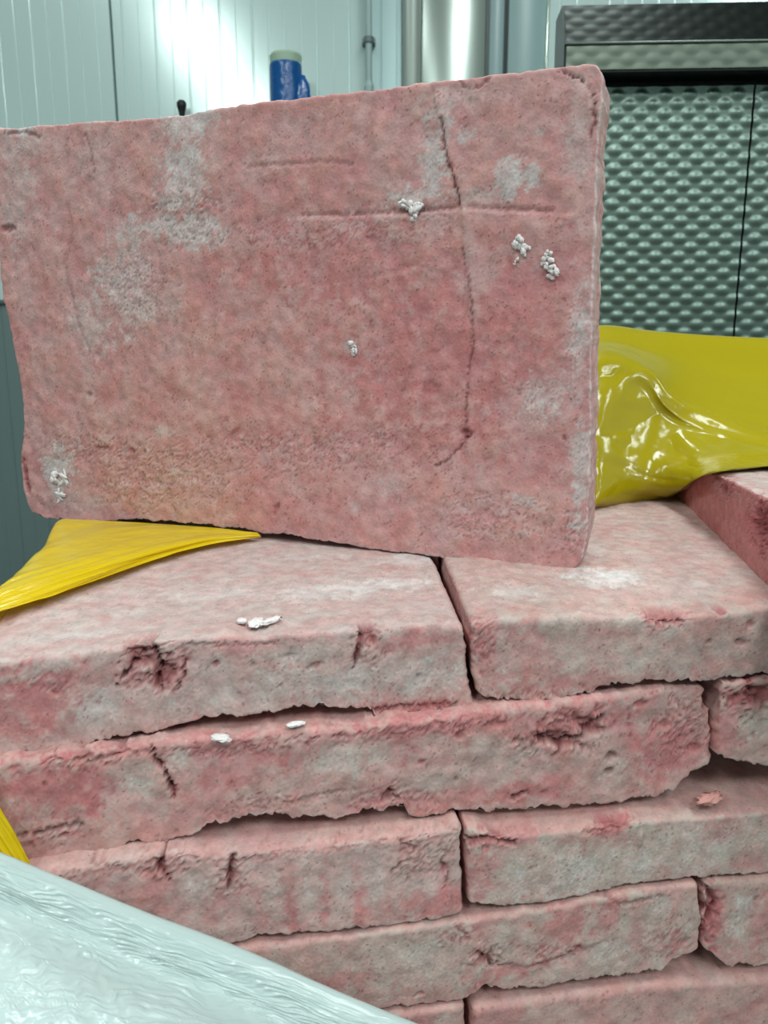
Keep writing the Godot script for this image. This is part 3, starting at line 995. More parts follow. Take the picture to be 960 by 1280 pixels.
	b = new_block("frozen_block", "long ruddy frozen block of the second course, torn pits across its front", Vector3(-0.0686, 1.0029, -0.6146), 12)
	b.depth = 0.34; b.res = 0.0013; b.kd = 44; b.r = 0.005; b.skew_l = 0; b.skew_r = 0.05; b.seed = 47; b.rag = 0.0014; b.amp = 1.3; b.frost = 0.34; b.frost_top = 0.3; b.frost_side = 0.3; b.ruddy = 0.6; b.flat = 0.05; b.cold = 0.35; b.rim = 0
	b.bottom = outline([-2559, 7, -2178, 37, -1722, 59, -1575, 48, -1249, 77, -1180, 129, -1114, 135, -938, 100, -801, 133, -708, 167, -523, 195, -313, 204, -243, 174, 94, 135, 340, 151, 465, 135, 516, 90, 685, 68, 965, 60, 1553, 18, 1917, 0, 2162, 15, 2287, 46, 2401, 143, 2559, 217])
	b.top = outline([-2484, 641, -2031, 694, -1789, 713, -1502, 719, -1334, 729, -1164, 720, -947, 745, -594, 727, -229, 728, 147, 714, 586, 726, 938, 737, 1458, 750, 1889, 768, 2222, 780, 2452, 759])
	b.left = outline([-2559, 7, -2538, 342, -2484, 641])
	b.right = outline([2559, 217, 2544, 374, 2517, 547, 2452, 759])
	b.marks = [
		["crack", outline([-992, 730, -971, 630, -923, 550, -893, 446]), 0.0019, 0.005],
		["pit", -0.0894, 0.0431, 0.0027, 0.006, 0.1745, 0.005],
		["pit", -0.1166, 0.0701, 0.0068, 0.0024, 0.2618, 0.003],
		["pit", -0.1357, 0.0698, 0.0059, 0.0029, 0.1745, 0.003],
		["crack", outline([-1544, 705, -1338, 672, -1167, 681]), 0.0015, 0.002],
		["crack", outline([1319, 522, 1472, 462, 1631, 510, 1746, 608]), 0.0032, 0.006],
		["pit", 0.1497, 0.0487, 0.0185, 0.0049, -0.3142, 0.0055],
		["pit", 0.1655, 0.0579, 0.011, 0.0055, -0.6109, 0.0045],
		["crack", outline([1421, 385, 1535, 482]), 0.0021, 0.003],
		["crack", outline([1930, 655, 1946, 577]), 0.0016, 0.0025],
		["pit", 0.1828, 0.0345, 0.0045, 0.0039, 0, 0.0035],
		["pit", 0.1823, 0.0239, 0.004, 0.0028, 0, 0.0035],
		["pit", 0.0814, 0.0597, 0.0031, 0.0026, 0, 0.003],
		["pit", 0.0574, 0.0438, 0.0025, 0.0021, 0, 0.0025],
		["pit", 0.0365, 0.0239, 0.004, 0.0054, -0.1745, 0.0045],
		["crack", outline([330, 206, 370, 265, 440, 203]), 0.0015, 0.003],
		["crack", outline([1164, 129, 1270, 154, 1313, 160]), 0.0022, 0.0035],
		["pit", 0.248, 0.0634, 0.0029, 0.009, 0.2443, 0.005],
		["pit", 0.242, 0.033, 0.0059, 0.0035, -0.5236, 0.0025],
		["pit", -0.1573, 0.0554, 0.0017, 0.0014, 0, 0.002],
		["pit", -0.1498, 0.0224, 0.0034, 0.002, 0, 0.003],
		["crack", outline([-1727, 255, -1579, 270, -1408, 287]), 0.0021, 0.0022],
		["crack", outline([-240, 263, -49, 307, 193, 314]), 0.0015, 0.0012],
		["crack", outline([143, 240, 440, 337]), 0.0015, 0.001],
		["pit", -0.0518, 0.0324, 0.0018, 0.0015, 0, 0.0018],
		["pit", 0.0794, 0.0295, 0.0016, 0.0033, 0, 0.002],
		["pit", 0.1378, 0.0141, 0.0027, 0.0022, 0, 0.002],
		["pit", 0.2186, 0.0524, 0.0034, 0.0045, 0, 0.002],
		["pit", 0.2006, 0.0681, 0.0068, 0.0022, 0.1745, 0.0024],
		["pit", 0.1043, 0.0642, 0.0063, 0.0027, 0, 0.002],
		["rough", -0.1422, 0.0671, 0.0502, 0.0058, 0.0524, 0.001],
		["rough", -0.0507, 0.0652, 0.0592, 0.006, 0, 0.0009],
		["rough", 0.1468, 0.0544, 0.0379, 0.0164, 0, 0.0016],
		["rough", 0.0537, 0.0658, 0.0698, 0.0063, 0, 0.001],
		["rough", 0.044, 0.0203, 0.0303, 0.0086, 0, 0.001],
		["rough", 0.2301, 0.0513, 0.0232, 0.0227, 0, 0.0012],
		["rough", -0.1581, 0.0235, 0.0253, 0.0079, 0, 0.0006],
		["rough", -0.0381, 0.028, 0.0375, 0.0083, 0, 0.0008],
		["patch", -0.1091, 0.052, 0.013, 0.0148, 0, 1.0],
		["patch", -0.0843, 0.064, 0.0062, 0.0099, 0, 1.1],
		["patch", 0.0097, 0.0508, 0.0242, 0.0145, 0, 1.0],
		["patch", 0.0316, 0.0536, 0.0148, 0.0136, 0, 0.9],
		["patch", 0.0996, 0.046, 0.0314, 0.014, -0.1745, 0.8],
		["patch", 0.0666, 0.031, 0.0256, 0.014, 0, 0.8],
		["patch", 0.1839, 0.0254, 0.0147, 0.017, 0, 0.9],
		["patch", -0.0379, 0.0358, 0.028, 0.0072, 0, 0.7],
		["patch", 0.1158, 0.0306, 0.032, 0.0099, 0, 0.7],
		["patch", 0.2298, 0.0541, 0.0232, 0.009, 0, 0.4],
		["patch", 0.1596, 0.0142, 0.0335, 0.0068, 0, 0.4],
		["patch", -0.1587, 0.0161, 0.0254, 0.006, 0, 0.4],
		["ruddy", -0.156, 0.0504, 0.0416, 0.0242, 0, 0.9],
		["ruddy", -0.051, 0.0552, 0.032, 0.0201, 0, 0.7],
		["ruddy", 0.2197, 0.0383, 0.0289, 0.0228, 0, 0.8],
		["ruddy", 0.1464, 0.0626, 0.0648, 0.013, 0, 0.7],
		["ruddy", 0.0537, 0.0668, 0.0598, 0.0083, 0, 0.8],
		["ruddy", 0.0745, 0.0165, 0.0519, 0.0077, 0, 0.7],
		["ruddy", 0.1377, 0.0169, 0.0219, 0.009, 0, 0.8],
		["ruddy", 0.0439, 0.0575, 0.0119, 0.0209, 0, 0.6],
		["ruddy", -0.0702, 0.0296, 0.041, 0.0102, 0, 0.4],
		["ruddy", -0.095, 0.0701, 0.0698, 0.0049, 0, 0.6]
	]
	body = finish_block(b)

	b = new_block("frozen_block", "small visible block end at the right frame edge, level with the long ruddy block", Vector3(0.2562, 1.0202, -0.6749), 10)
	b.depth = 0.34; b.res = 0.0018; b.kd = 44; b.r = 0.0045; b.skew_l = 0.05; b.skew_r = 0.0; b.seed = 53; b.rag = 0.0014; b.amp = 1.4; b.frost = 0.42; b.frost_top = 0.3; b.frost_side = 0.3; b.ruddy = 0.5; b.flat = 0.05; b.cold = 0.2; b.rim = 0
	b.bottom = outline([-697, 124, -636, 84, -552, 47, -434, 24, -303, 0, 710, 16])
	b.top = outline([-710, 632, -524, 629, -383, 635, 614, 663])
	b.left = outline([-697, 124, -697, 372, -710, 632])
	b.right = outline([710, 16, 657, 373, 614, 663])
	b.marks = [
		["pit", -0.0457, 0.053, 0.0104, 0.0079, 0, 0.005],
		["pit", -0.0588, 0.0529, 0.0029, 0.0028, 0, 0.003],
		["pit", -0.0433, 0.0236, 0.0023, 0.0023, 0, 0.003],
		["crack", outline([-520, 590, -427, 517, -384, 429]), 0.0023, 0.004],
		["rough", -0.0482, 0.0493, 0.0231, 0.0135, 0, 0.0022],
		["patch", -0.0436, 0.0321, 0.0151, 0.0149, 0, 1.0],
		["patch", -0.05, 0.0099, 0.0234, 0.007, 0, 0.7],
		["ruddy", -0.0485, 0.0521, 0.0196, 0.0101, 0, 1.0],
		["ruddy", -0.0635, 0.031, 0.008, 0.0228, 0, 0.6]
	]
	body = finish_block(b)

	b = new_block("frozen_block", "mottled frozen block under the long ruddy block, its left end behind the white sheet", Vector3(-0.1612, 0.9467, -0.6787), 12)
	b.depth = 0.53; b.res = 0.0014; b.kd = 44; b.r = 0.005; b.skew_l = 0.1; b.skew_r = 0.08; b.seed = 61; b.rag = 0.0008; b.amp = 1.2; b.frost = 0.44; b.frost_top = 0.35; b.frost_side = 0.3; b.ruddy = 0.45; b.flat = 0.05; b.cold = 0.5; b.rim = 0
	b.bottom = outline([-1589, 15, -461, 15, 172, 38, 312, 52, 692, 37, 1085, 5, 1388, 0, 1589, 24])
	b.top = outline([-1518, 660, -1043, 666, -756, 667, -418, 683, -137, 683, 240, 639, 701, 616, 1085, 605, 1381, 607, 1561, 637])
	b.left = outline([-1589, 15, -1573, 338, -1518, 660])
	b.right = outline([1589, 24, 1584, 250, 1561, 637])
	b.marks = [
		["pit", -0.0206, 0.0612, 0.0026, 0.0081, 0.4363, 0.004],
		["crack", outline([-180, 694, -216, 598, -159, 513]), 0.002, 0.004],
		["crack", outline([202, 614, 181, 513, 163, 412]), 0.0025, 0.0035],
		["pit", 0.018, 0.0488, 0.0027, 0.0093, -0.1396, 0.0035],
		["crack", outline([1183, 581, 1282, 502, 1134, 372]), 0.0015, 0.002],
		["pit", 0.1465, 0.0351, 0.0021, 0.0044, 0, 0.0025],
		["crack", outline([1424, 411, 1486, 331, 1467, 212]), 0.0016, 0.002],
		["pit", 0.0464, 0.0471, 0.0014, 0.0016, 0, 0.0015],
		["crack", outline([-588, 677, -379, 622]), 0.0015, 0.0015],
		["rough", -0.0184, 0.0618, 0.0219, 0.0111, 0, 0.0012],
		["rough", 0.019, 0.0512, 0.011, 0.0155, 0, 0.0014],
		["rough", 0.1333, 0.0452, 0.0253, 0.0196, 0, 0.0011],
		["rough", 0.0701, 0.0584, 0.0667, 0.0042, 0, 0.0005],
		["rough", -0.0592, 0.0618, 0.0338, 0.005, 0, 0.0004],
		["patch", -0.0015, 0.0465, 0.0135, 0.0134, 0, 1.0],
		["patch", 0.0224, 0.0191, 0.0121, 0.0128, 0, 0.7],
		["patch", 0.0437, 0.0317, 0.0066, 0.018, 0, 0.9],
		["patch", 0.0626, 0.0368, 0.0067, 0.0213, 0, 1.0],
		["patch", 0.0841, 0.0308, 0.0059, 0.0237, 0, 0.9],
		["patch", 0.1036, 0.036, 0.0079, 0.0195, 0, 0.9],
		["patch", 0.1259, 0.0244, 0.0152, 0.0155, 0, 0.8],
		["patch", 0.1408, 0.0441, 0.0102, 0.0087, 0, 0.7],
		["patch", 0.079, 0.0098, 0.059, 0.0044, 0, 0.4],
		["patch", -0.0376, 0.0671, 0.0344, 0.0035, 0, 0.6],
		["ruddy", -0.0301, 0.0483, 0.0262, 0.0152, 0, 0.5],
		["ruddy", 0.0529, 0.0249, 0.0067, 0.0214, 0, 0.7],
		["ruddy", 0.0734, 0.027, 0.0048, 0.0216, 0, 0.7],
		["ruddy", 0.0937, 0.0184, 0.0059, 0.0164, 0, 0.7],
		["ruddy", 0.1387, 0.0113, 0.0259, 0.0101, 0, 0.8],
		["ruddy", 0.0182, 0.0304, 0.0092, 0.021, 0, 0.5]
	]
	body = finish_block(b)

	b = new_block("frozen_block", "frozen block with smooth pale grey front, under the right end of the long ruddy block", Vector3(0.1498, 0.9415, -0.7449), 12)
	b.depth = 0.53; b.res = 0.0014; b.kd = 50; b.r = 0.0045; b.skew_l = 0.08; b.skew_r = 0.05; b.seed = 71; b.rag = 0.0007; b.amp = 0.7; b.frost = 0.62; b.frost_top = 0.35; b.frost_side = 0.2; b.ruddy = 0.35; b.flat = 0.05; b.cold = 0.2; b.rim = 0
	b.bottom = outline([-1555, 127, -1323, 79, -1000, 56, -670, 75, -503, 96, 17, 76, 562, 31, 1583, 0])
	b.top = outline([-1583, 673, -1396, 588, -1054, 553, -752, 551, -494, 556, -4, 520, 511, 500, 1510, 480])
	b.left = outline([-1555, 127, -1576, 382, -1583, 673])
	b.right = outline([1583, 0, 1542, 268, 1510, 480])
	b.marks = [
		["crack", outline([-1571, 585, -1390, 549, -1258, 508]), 0.0021, 0.003],
		["pit", -0.1442, 0.0567, 0.0125, 0.0028, 0.0873, 0.003],
		["pit", -0.115, 0.0314, 0.0022, 0.0017, 0, 0.0015],
		["rib", -0.0412, 0.0425, 0.0023, 0.0081, 0, -0.0022],
		["pit", -0.0599, 0.0553, 0.0101, 0.0034, -0.1745, 0.0022],
		["crack", outline([-805, 524, -558, 525]), 0.0017, 0.0015],
		["rough", -0.1441, 0.0545, 0.0209, 0.0077, 0, 0.0012],
		["rough", -0.0588, 0.0551, 0.0225, 0.0046, 0, 0.001],
		["patch", -0.0845, 0.0246, 0.0613, 0.0208, -0.0873, 1.1],
		["patch", -0.0002, 0.0298, 0.0655, 0.0191, 0, 1.0],
		["patch", -0.1223, 0.0274, 0.0216, 0.0148, 0, 0.9],
		["patch", -0.0192, 0.051, 0.0349, 0.0047, 0, 0.8],
		["ruddy", -0.1489, 0.0397, 0.0126, 0.0279, 0, 0.7],
		["ruddy", -0.1285, 0.0534, 0.0212, 0.0056, 0, 0.7],
		["ruddy", 0.0165, 0.0393, 0.0096, 0.0143, 0, 0.7],
		["ruddy", -0.0614, 0.0532, 0.0168, 0.0057, 0, 0.9],
		["ruddy", 0.0431, 0.0117, 0.0248, 0.0099, 0, 0.5],
		["ruddy", -0.1275, 0.0225, 0.0215, 0.0057, 0, 0.3]
	]
	body = finish_block(b)

	b = new_block("frozen_block", "frozen block with a ragged flap and a notch along its lower edge, fourth course", Vector3(-0.0545, 0.8773, -0.6023), 12)
	b.depth = 0.34; b.res = 0.0014; b.kd = 40; b.r = 0.005; b.skew_l = 0; b.skew_r = 0.05; b.seed = 83; b.rag = 0.001; b.amp = 0.9; b.frost = 0.58; b.frost_top = 0.35; b.frost_side = 0.3; b.ruddy = 0.4; b.flat = 0.05; b.cold = 0.2; b.rim = 0
	b.bottom = outline([-2381, 0, -1385, 56, -690, 80, -106, 135, 273, 126, 558, 100, 769, 107, 822, 157, 859, 174, 957, 120, 1259, 93, 1596, 80, 1942, 66, 2119, 59, 2203, 124, 2337, 157, 2381, 199])
	b.top = outline([-2308, 711, -1343, 710, -668, 709, 48, 685, 730, 673, 1019, 677, 1288, 674, 1673, 695, 2012, 701, 2314, 691])
	b.left = outline([-2381, 0, -2338, 417, -2308, 711])
	b.right = outline([2381, 199, 2369, 404, 2314, 691])
	b.marks = [
		["step", outline([764, 350, 951, 305, 1169, 260, 1361, 285, 1609, 350]), 0.0116, 0.0013],
		["crack", outline([788, 433, 843, 377, 897, 320, 1033, 284]), 0.0023, 0.004],
		["crack", outline([1169, 260, 1361, 285, 1497, 339]), 0.0018, 0.0026],
		["pit", 0.0858, 0.0386, 0.0065, 0.0035, 0.4363, 0.0035],
		["pit", 0.1486, 0.0341, 0.0023, 0.0024, 0, 0.003],
		["pit", 0.0728, 0.0536, 0.0021, 0.0017, 0, 0.0022],
		["crack", outline([653, 640, 717, 561]), 0.0017, 0.002],
		["pit", 0.0427, 0.019, 0.0042, 0.0012, 0, 0.0018],
		["pit", 0.2251, 0.0252, 0.0043, 0.0025, 0, 0.002],
		["crack", outline([1662, 685, 1761, 622, 2075, 632]), 0.0018, 0.0015],
		["rough", 0.0869, 0.039, 0.0163, 0.0094, 0, 0.0011],
		["rough", 0.1359, 0.0334, 0.0283, 0.0072, -0.1745, 0.0006],
		["rough", 0.0655, 0.0571, 0.0158, 0.008, 0, 0.0008],
		["rough", 0.2101, 0.0296, 0.0241, 0.0124, 0, 0.0007],
		["patch", 0.0399, 0.0444, 0.0364, 0.0229, 0, 1.0],
		["patch", 0.0973, 0.0459, 0.0164, 0.0176, 0, 0.9],
		["patch", 0.1727, 0.0269, 0.0152, 0.0221, 0.2618, 1.1],
		["patch", 0.203, 0.046, 0.0107, 0.0183, 0, 1.0],
		["patch", 0.2267, 0.0421, 0.0085, 0.0186, 0, 0.9],
		["patch", 0.1367, 0.0152, 0.0343, 0.0073, 0, 0.7],
		["patch", -0.0198, 0.055, 0.0295, 0.0111, 0, 0.7],
		["ruddy", 0.1352, 0.0483, 0.0281, 0.0143, 0, 0.7],
		["ruddy", 0.1655, 0.0521, 0.0115, 0.018, -0.3491, 0.8],
		["ruddy", 0.2162, 0.0255, 0.0085, 0.0187, 0, 0.6],
		["ruddy", 0.1034, 0.0243, 0.0332, 0.006, 0, 0.8],
		["ruddy", 0.0811, 0.0574, 0.0107, 0.0115, 0, 0.5],
		["ruddy", -0.0103, 0.0364, 0.03, 0.0068, 0, 0.5],
		["ruddy", 0.0822, 0.0133, 0.0164, 0.006, 0, 0.6]
	]
	body = finish_block(b)

	b = new_block("frozen_block", "block end at the right frame edge in the fourth course, right of the notched block", Vector3(0.2606, 0.8715, -0.6695), 10)
	b.depth = 0.34; b.res = 0.0018; b.kd = 36; b.r = 0.005; b.skew_l = 0.03; b.skew_r = 0; b.seed = 97; b.rag = 0.0012; b.amp = 1.1; b.frost = 0.45; b.frost_top = 0.35; b.frost_side = 0.3; b.ruddy = 0.45; b.flat = 0.05; b.cold = 0.2; b.rim = 0
	b.bottom = outline([-748, 221, -639, 129, -554, 53, -490, 18, -452, 64, -369, 19, -233, 12, 780, 0])
	b.top = outline([-780, 728, -634, 722, -307, 699, 679, 695])
	b.left = outline([-748, 221, -761, 433, -780, 728])
	b.right = outline([780, 0, 728, 359, 679, 695])
	b.marks = [
		["crack", outline([-764, 678, -672, 557, -731, 429]), 0.0025, 0.0035],
		["pit", -0.0718, 0.055, 0.0048, 0.0112, -0.1745, 0.0035],
		["rough", -0.0701, 0.0487, 0.0096, 0.025, 0, 0.0014],
		["patch", -0.0488, 0.0427, 0.0134, 0.0253, 0, 1.1],
		["ruddy", -0.0683, 0.0423, 0.0096, 0.0251, 0, 0.9],
		["ruddy", -0.0302, 0.0371, 0.0124, 0.0255, 0, 0.7]
	]
	body = finish_block(b)

	b = new_block("frozen_block", "sliver of frozen block at the bottom frame edge, next to the white plastic sheet", Vector3(-0.1268, 0.7972, -0.6809), 12)
	b.depth = 0.53; b.res = 0.002; b.kd = 30; b.r = 0.0045; b.skew_l = 0.1; b.skew_r = 0.05; b.seed = 101; b.rag = 0.0008; b.amp = 1.0; b.frost = 0.45; b.frost_top = 0.35; b.frost_side = 0.3; b.ruddy = 0.45; b.flat = 0.05; b.cold = 0.2; b.rim = 0
	b.bottom = outline([-1273, 367, -176, 98, 1270, 0])
	b.top = outline([-1225, 969, -146, 932, 733, 906, 938, 889, 1146, 884, 1267, 873])
	b.left = outline([-1273, 367, -1251, 644, -1225, 969])
	b.right = outline([1270, 0, 1273, 620, 1267, 873])
	b.marks = [
		["patch", 0.1147, 0.0795, 0.0097, 0.0072, 0, 0.9]
	]
	body = finish_block(b)

	b = new_block("frozen_block", "reddish frozen block at the bottom right, cut by the bottom of the frame", Vector3(0.1546, 0.7989, -0.7408), 12)
	b.depth = 0.53; b.res = 0.0018; b.kd = 36; b.r = 0.006; b.skew_l = 0.05; b.skew_r = 0.0; b.seed = 109; b.rag = 0.0008; b.amp = 1.1; b.frost = 0.36; b.frost_top = 0.35; b.frost_side = 0.3; b.ruddy = 0.55; b.flat = 0.05; b.cold = 0.2; b.rim = 0
	b.bottom = outline([-1542, 0, -349, 22, 1572, 23])
	b.top = outline([-1572, 825, -1249, 817, -861, 803, -402, 779, 76, 722, 574, 655, 1487, 608])
	b.left = outline([-1542, 0, -1565, 534, -1572, 825])
	b.right = outline([1572, 23, 1531, 305, 1487, 608])
	b.marks = [
		["patch", -0.1022, 0.0669, 0.0149, 0.0087, 0, 0.6],
		["patch", 0.0269, 0.0609, 0.0255, 0.0131, 0, 0.5],
		["patch", -0.0388, 0.0577, 0.0242, 0.0128, 0, 0.5]
	]
	body = finish_block(b)

	b = new_block("frozen_block", "loose dark pink block, side coloured deeper for shade, at right frame edge before yellow bag", Vector3(0.4413, 1.1245, -0.63), -98.1)
	b.depth = 0.33; b.res = 0.0018; b.kd = 60; b.r = 0.004; b.skew_l = 0; b.skew_r = 0; b.seed = 127; b.rag = 0.0007; b.amp = 0.7; b.frost = 0.02; b.frost_top = 0.8; b.frost_side = 0.3; b.ruddy = 1.2; b.flat = 0.04; b.cold = 0.5; b.rim = 0  # deep red face; its shade is also put into the ruddy tone
	b.bottom = outline([-2249, 26, -1994, 33, -1069, 65, -312, 71, 187, 36, 452, 0, 862, 16, 1166, 46, 2249, 121])
	b.top = outline([-1241, 555, -740, 574, -226, 610, 357, 634, 720, 647, 974, 661, 2085, 678])
	b.left = outline([-2249, 26, -1797, 272, -1241, 555])
	b.right = outline([2249, 121, 2215, 431, 2085, 678])
	b.marks = [
		["pit", -0.0427, 0.0576, 0.0183, 0.0048, 0, 0.003],
		["pit", -0.0194, 0.0515, 0.0147, 0.0053, 0, 0.003],
		["pit", 0.0933, 0.0506, 0.0243, 0.0112, 0, 0.006],
		["pit", 0.0739, 0.0404, 0.0149, 0.0058, 0, 0.005],
		["crack", outline([777, 588, 730, 432, 966, 285]), 0.0031, 0.005],
		["rough", 0.0907, 0.0472, 0.0456, 0.0258, 0, 0.002],
		["rough", -0.0199, 0.0527, 0.0492, 0.0133, 0, 0.0009],
		["ruddy", 0.0023, 0.0239, 0.2112, 0.0519, 0, 0.7],
		["ruddy", 0.0916, 0.0445, 0.0456, 0.0224, 0, 1.0]
	]
	body = finish_block(b)

	# loose flakes of ice
	var flakes := [[Vector3(-0.0765, 1.1325, -0.4705), 0.0046, 0.0085, "white flake of ice on the pale top of the left block, middle of three"], [Vector3(-0.0856, 1.1325, -0.4734), 0.003, 0.004, "smallest white flake of ice on the left block's pale top, leftmost of three"], [Vector3(-0.0683, 1.1325, -0.4734), 0.003, 0.009, "narrow white flake of ice on the left block's pale top, rightmost of three"], [Vector3(-0.0514, 1.0785, -0.447), 0.006, 0.003, "white ice crumb in the gap above the long ruddy block, the right one"], [Vector3(-0.0924, 1.0775, -0.4322), 0.006, 0.004, "white ice crumb in the gap above the long ruddy block, the left one"]]
	for k in flakes.size():
		var f: Array = flakes[k]
		var o := put("ice_flake", lump(f[1], 0.0013, f[2], 300 + k, 0.35), snow_material, null, f[0])
		o.rotation.y = [0.0, 0.3, -0.6, 0.4, -0.4][k]
		tag(o, f[3], "ice", "loose ice flakes on the blocks")
	var sliver := put("meat_flake", lump(0.011, 0.003, 0.004, 340, 0.6), plain(Color(0.78, 0.55, 0.52), 0.7), null, Vector3(0.2144, 1.0015, -0.4952))
	sliver.rotation.y = 0.5
	tag(sliver, "thin pale pink sliver lying in the dark gap under the long ruddy block", "crumb")

	# plastic film
	var yellow := plain(Color(0.87, 0.74, 0.05), 0.2, 0.0, 0.5)
	yellow.backlight_enabled = true
	yellow.backlight = Color(0.5, 0.42, 0.02)
	yellow.heightmap_enabled = true
	yellow.heightmap_texture = crinkle_texture(17, 0.006)
	yellow.heightmap_scale = 0.06
	yellow.uv1_triplanar = true
	yellow.uv1_scale = Vector3(6, 6, 6)
	var yellow_shaded: StandardMaterial3D = yellow.duplicate()
	yellow_shaded.albedo_color = Color(0.63, 0.565, 0.06)  # same film as the strip, weaker light on the bag put into its colour
	yellow_shaded.backlight = Color(0.3, 0.27, 0.02)
	yellow_shaded.roughness = 0.17
	var bag_at := Vector3(0.38, 1.128, -0.95)
	var facet := FastNoiseLite.new()
	facet.seed = 12
	facet.frequency = 1.0
	facet.noise_type = FastNoiseLite.TYPE_CELLULAR
	facet.cellular_return_type = FastNoiseLite.RETURN_DISTANCE2_SUB
	facet.fractal_type = FastNoiseLite.FRACTAL_NONE
	var bag := put("plastic_bag", film([
		[Vector3(0.2333, 1.1963, -1.1), Vector3(0.3023, 1.1944, -1.12), Vector3(0.3595, 1.1935, -1.13), Vector3(0.4139, 1.1935, -1.13), Vector3(0.4684, 1.1935, -1.13), Vector3(0.5338, 1.1935, -1.13), Vector3(0.6262, 1.1944, -1.12), Vector3(0.6448, 1.203, -1.019), Vector3(0.7073, 1.2088, -0.9376)],
		[Vector3(0.2167, 1.3038, -1.02), Vector3(0.2692, 1.3076, -1.03), Vector3(0.3242, 1.3029, -1.04), Vector3(0.3735, 1.3, -1.04), Vector3(0.4228, 1.2981, -1.04), Vector3(0.482, 1.2962, -1.04), Vector3(0.5655, 1.2924, -1.03), Vector3(0.6175, 1.2471, -0.9785), Vector3(0.7024, 1.2166, -0.9304)],
		[Vector3(0.2012, 1.2827, -0.93), Vector3(0.2504, 1.2929, -0.955), Vector3(0.3003, 1.2821, -0.965), Vector3(0.3526, 1.2682, -0.975), Vector3(0.3981, 1.2547, -0.97), Vector3(0.4499, 1.2461, -0.96), Vector3(0.5325, 1.2461, -0.96), Vector3(0.6026, 1.2263, -0.947), Vector3(0.6998, 1.2129, -0.9248)],
		[Vector3(0.1926, 1.2594, -0.87), Vector3(0.2338, 1.2792, -0.895), Vector3(0.278, 1.265, -0.895), Vector3(0.3032, 1.2337, -0.882), Vector3(0.3374, 1.2155, -0.87), Vector3(0.3868, 1.198, -0.84), Vector3(0.4598, 1.1895, -0.83), Vector3(0.5699, 1.2008, -0.8885), Vector3(0.694, 1.2084, -0.9144)],
		[Vector3(0.1895, 1.2208, -0.84), Vector3(0.2275, 1.2515, -0.865), Vector3(0.27, 1.2406, -0.88), Vector3(0.2942, 1.2178, -0.872), Vector3(0.3225, 1.2034, -0.85), Vector3(0.3719, 1.1947, -0.815), Vector3(0.4437, 1.1888, -0.8), Vector3(0.5627, 1.2005, -0.875), Vector3(0.6927, 1.2083, -0.912)],
		[Vector3(0.1873, 1.1836, -0.815), Vector3(0.2187, 1.2017, -0.83), Vector3(0.255, 1.2034, -0.85), Vector3(0.2853, 1.1935, -0.85), Vector3(0.3124, 1.1909, -0.82), Vector3(0.3612, 1.191, -0.79), Vector3(0.4329, 1.1886, -0.78), Vector3(0.5578, 1.2004, -0.866), Vector3(0.6918, 1.2083, -0.9104)],
		[Vector3(0.189, 1.1444, -0.8), Vector3(0.2083, 1.148, -0.79), Vector3(0.2443, 1.1594, -0.815), Vector3(0.2771, 1.1715, -0.82), Vector3(0.3031, 1.1832, -0.785), Vector3(0.3501, 1.1907, -0.765), Vector3(0.4248, 1.1892, -0.765), Vector3(0.5542, 1.2006, -0.8593), Vector3(0.6912, 1.2083, -0.9092)],
		[Vector3(0.1829, 1.13, -0.7634), Vector3(0.2101, 1.13, -0.7998), Vector3(0.2623, 1.13, -0.8313), Vector3(0.2848, 1.1468, -0.8), Vector3(0.2797, 1.184, -0.7007), Vector3(0.3414, 1.184, -0.7359), Vector3(0.4122, 1.184, -0.7405), Vector3(0.5485, 1.1983, -0.8482), Vector3(0.6902, 1.2079, -0.9072)],
		[Vector3(0.2151, 1.1098, -0.87), Vector3(0.232, 1.1151, -0.87), Vector3(0.2778, 1.1183, -0.88), Vector3(0.3232, 1.1259, -0.9), Vector3(0.3595, 1.1483, -0.9), Vector3(0.4219, 1.1592, -0.91), Vector3(0.5113, 1.1631, -0.92), Vector3(0.5931, 1.1889, -0.929), Vector3(0.6981, 1.2063, -0.9216)]
	], 380, 260, bag_at, func(u0: float, v: float, p: Vector3) -> float:
		var u := u0 * 8.0 / 6.0
		var n := fine.get_noise_3d(p.x * 20.0 + p.y * 12.0, p.y * 26.0 - p.x * 8.0, p.z * 9.0)
		var m := coarse.get_noise_3d(p.x * 9.0, p.y * 12.0, p.z * 6.0)
		var c := facet.get_noise_2d(p.x * 11.0 + p.y * 5.0 + m, p.y * 15.0 - p.x * 4.0)
		var low_part := smoothstep(0.36, 0.46, v) * (1.0 - smoothstep(0.5, 0.8, u) * 0.6)
		var crest := v - 0.375 - 0.006 * m
		var ridge := exp(-crest * crest / 0.00022) * smoothstep(0.28, 0.42, u)
		return 0.004 * ridge + 0.0035 * c * low_part + 0.003 * m * smoothstep(0.3, 0.5, v) + 0.0005 * n * smoothstep(0.25, 0.5, v)), yellow_shaded, null, bag_at)
	tag(bag, "glossy crumpled yellow plastic bag bulging behind the standing block, at the right", "bag")
	var strip_at := Vector3(-0.24, 1.128, -0.65)
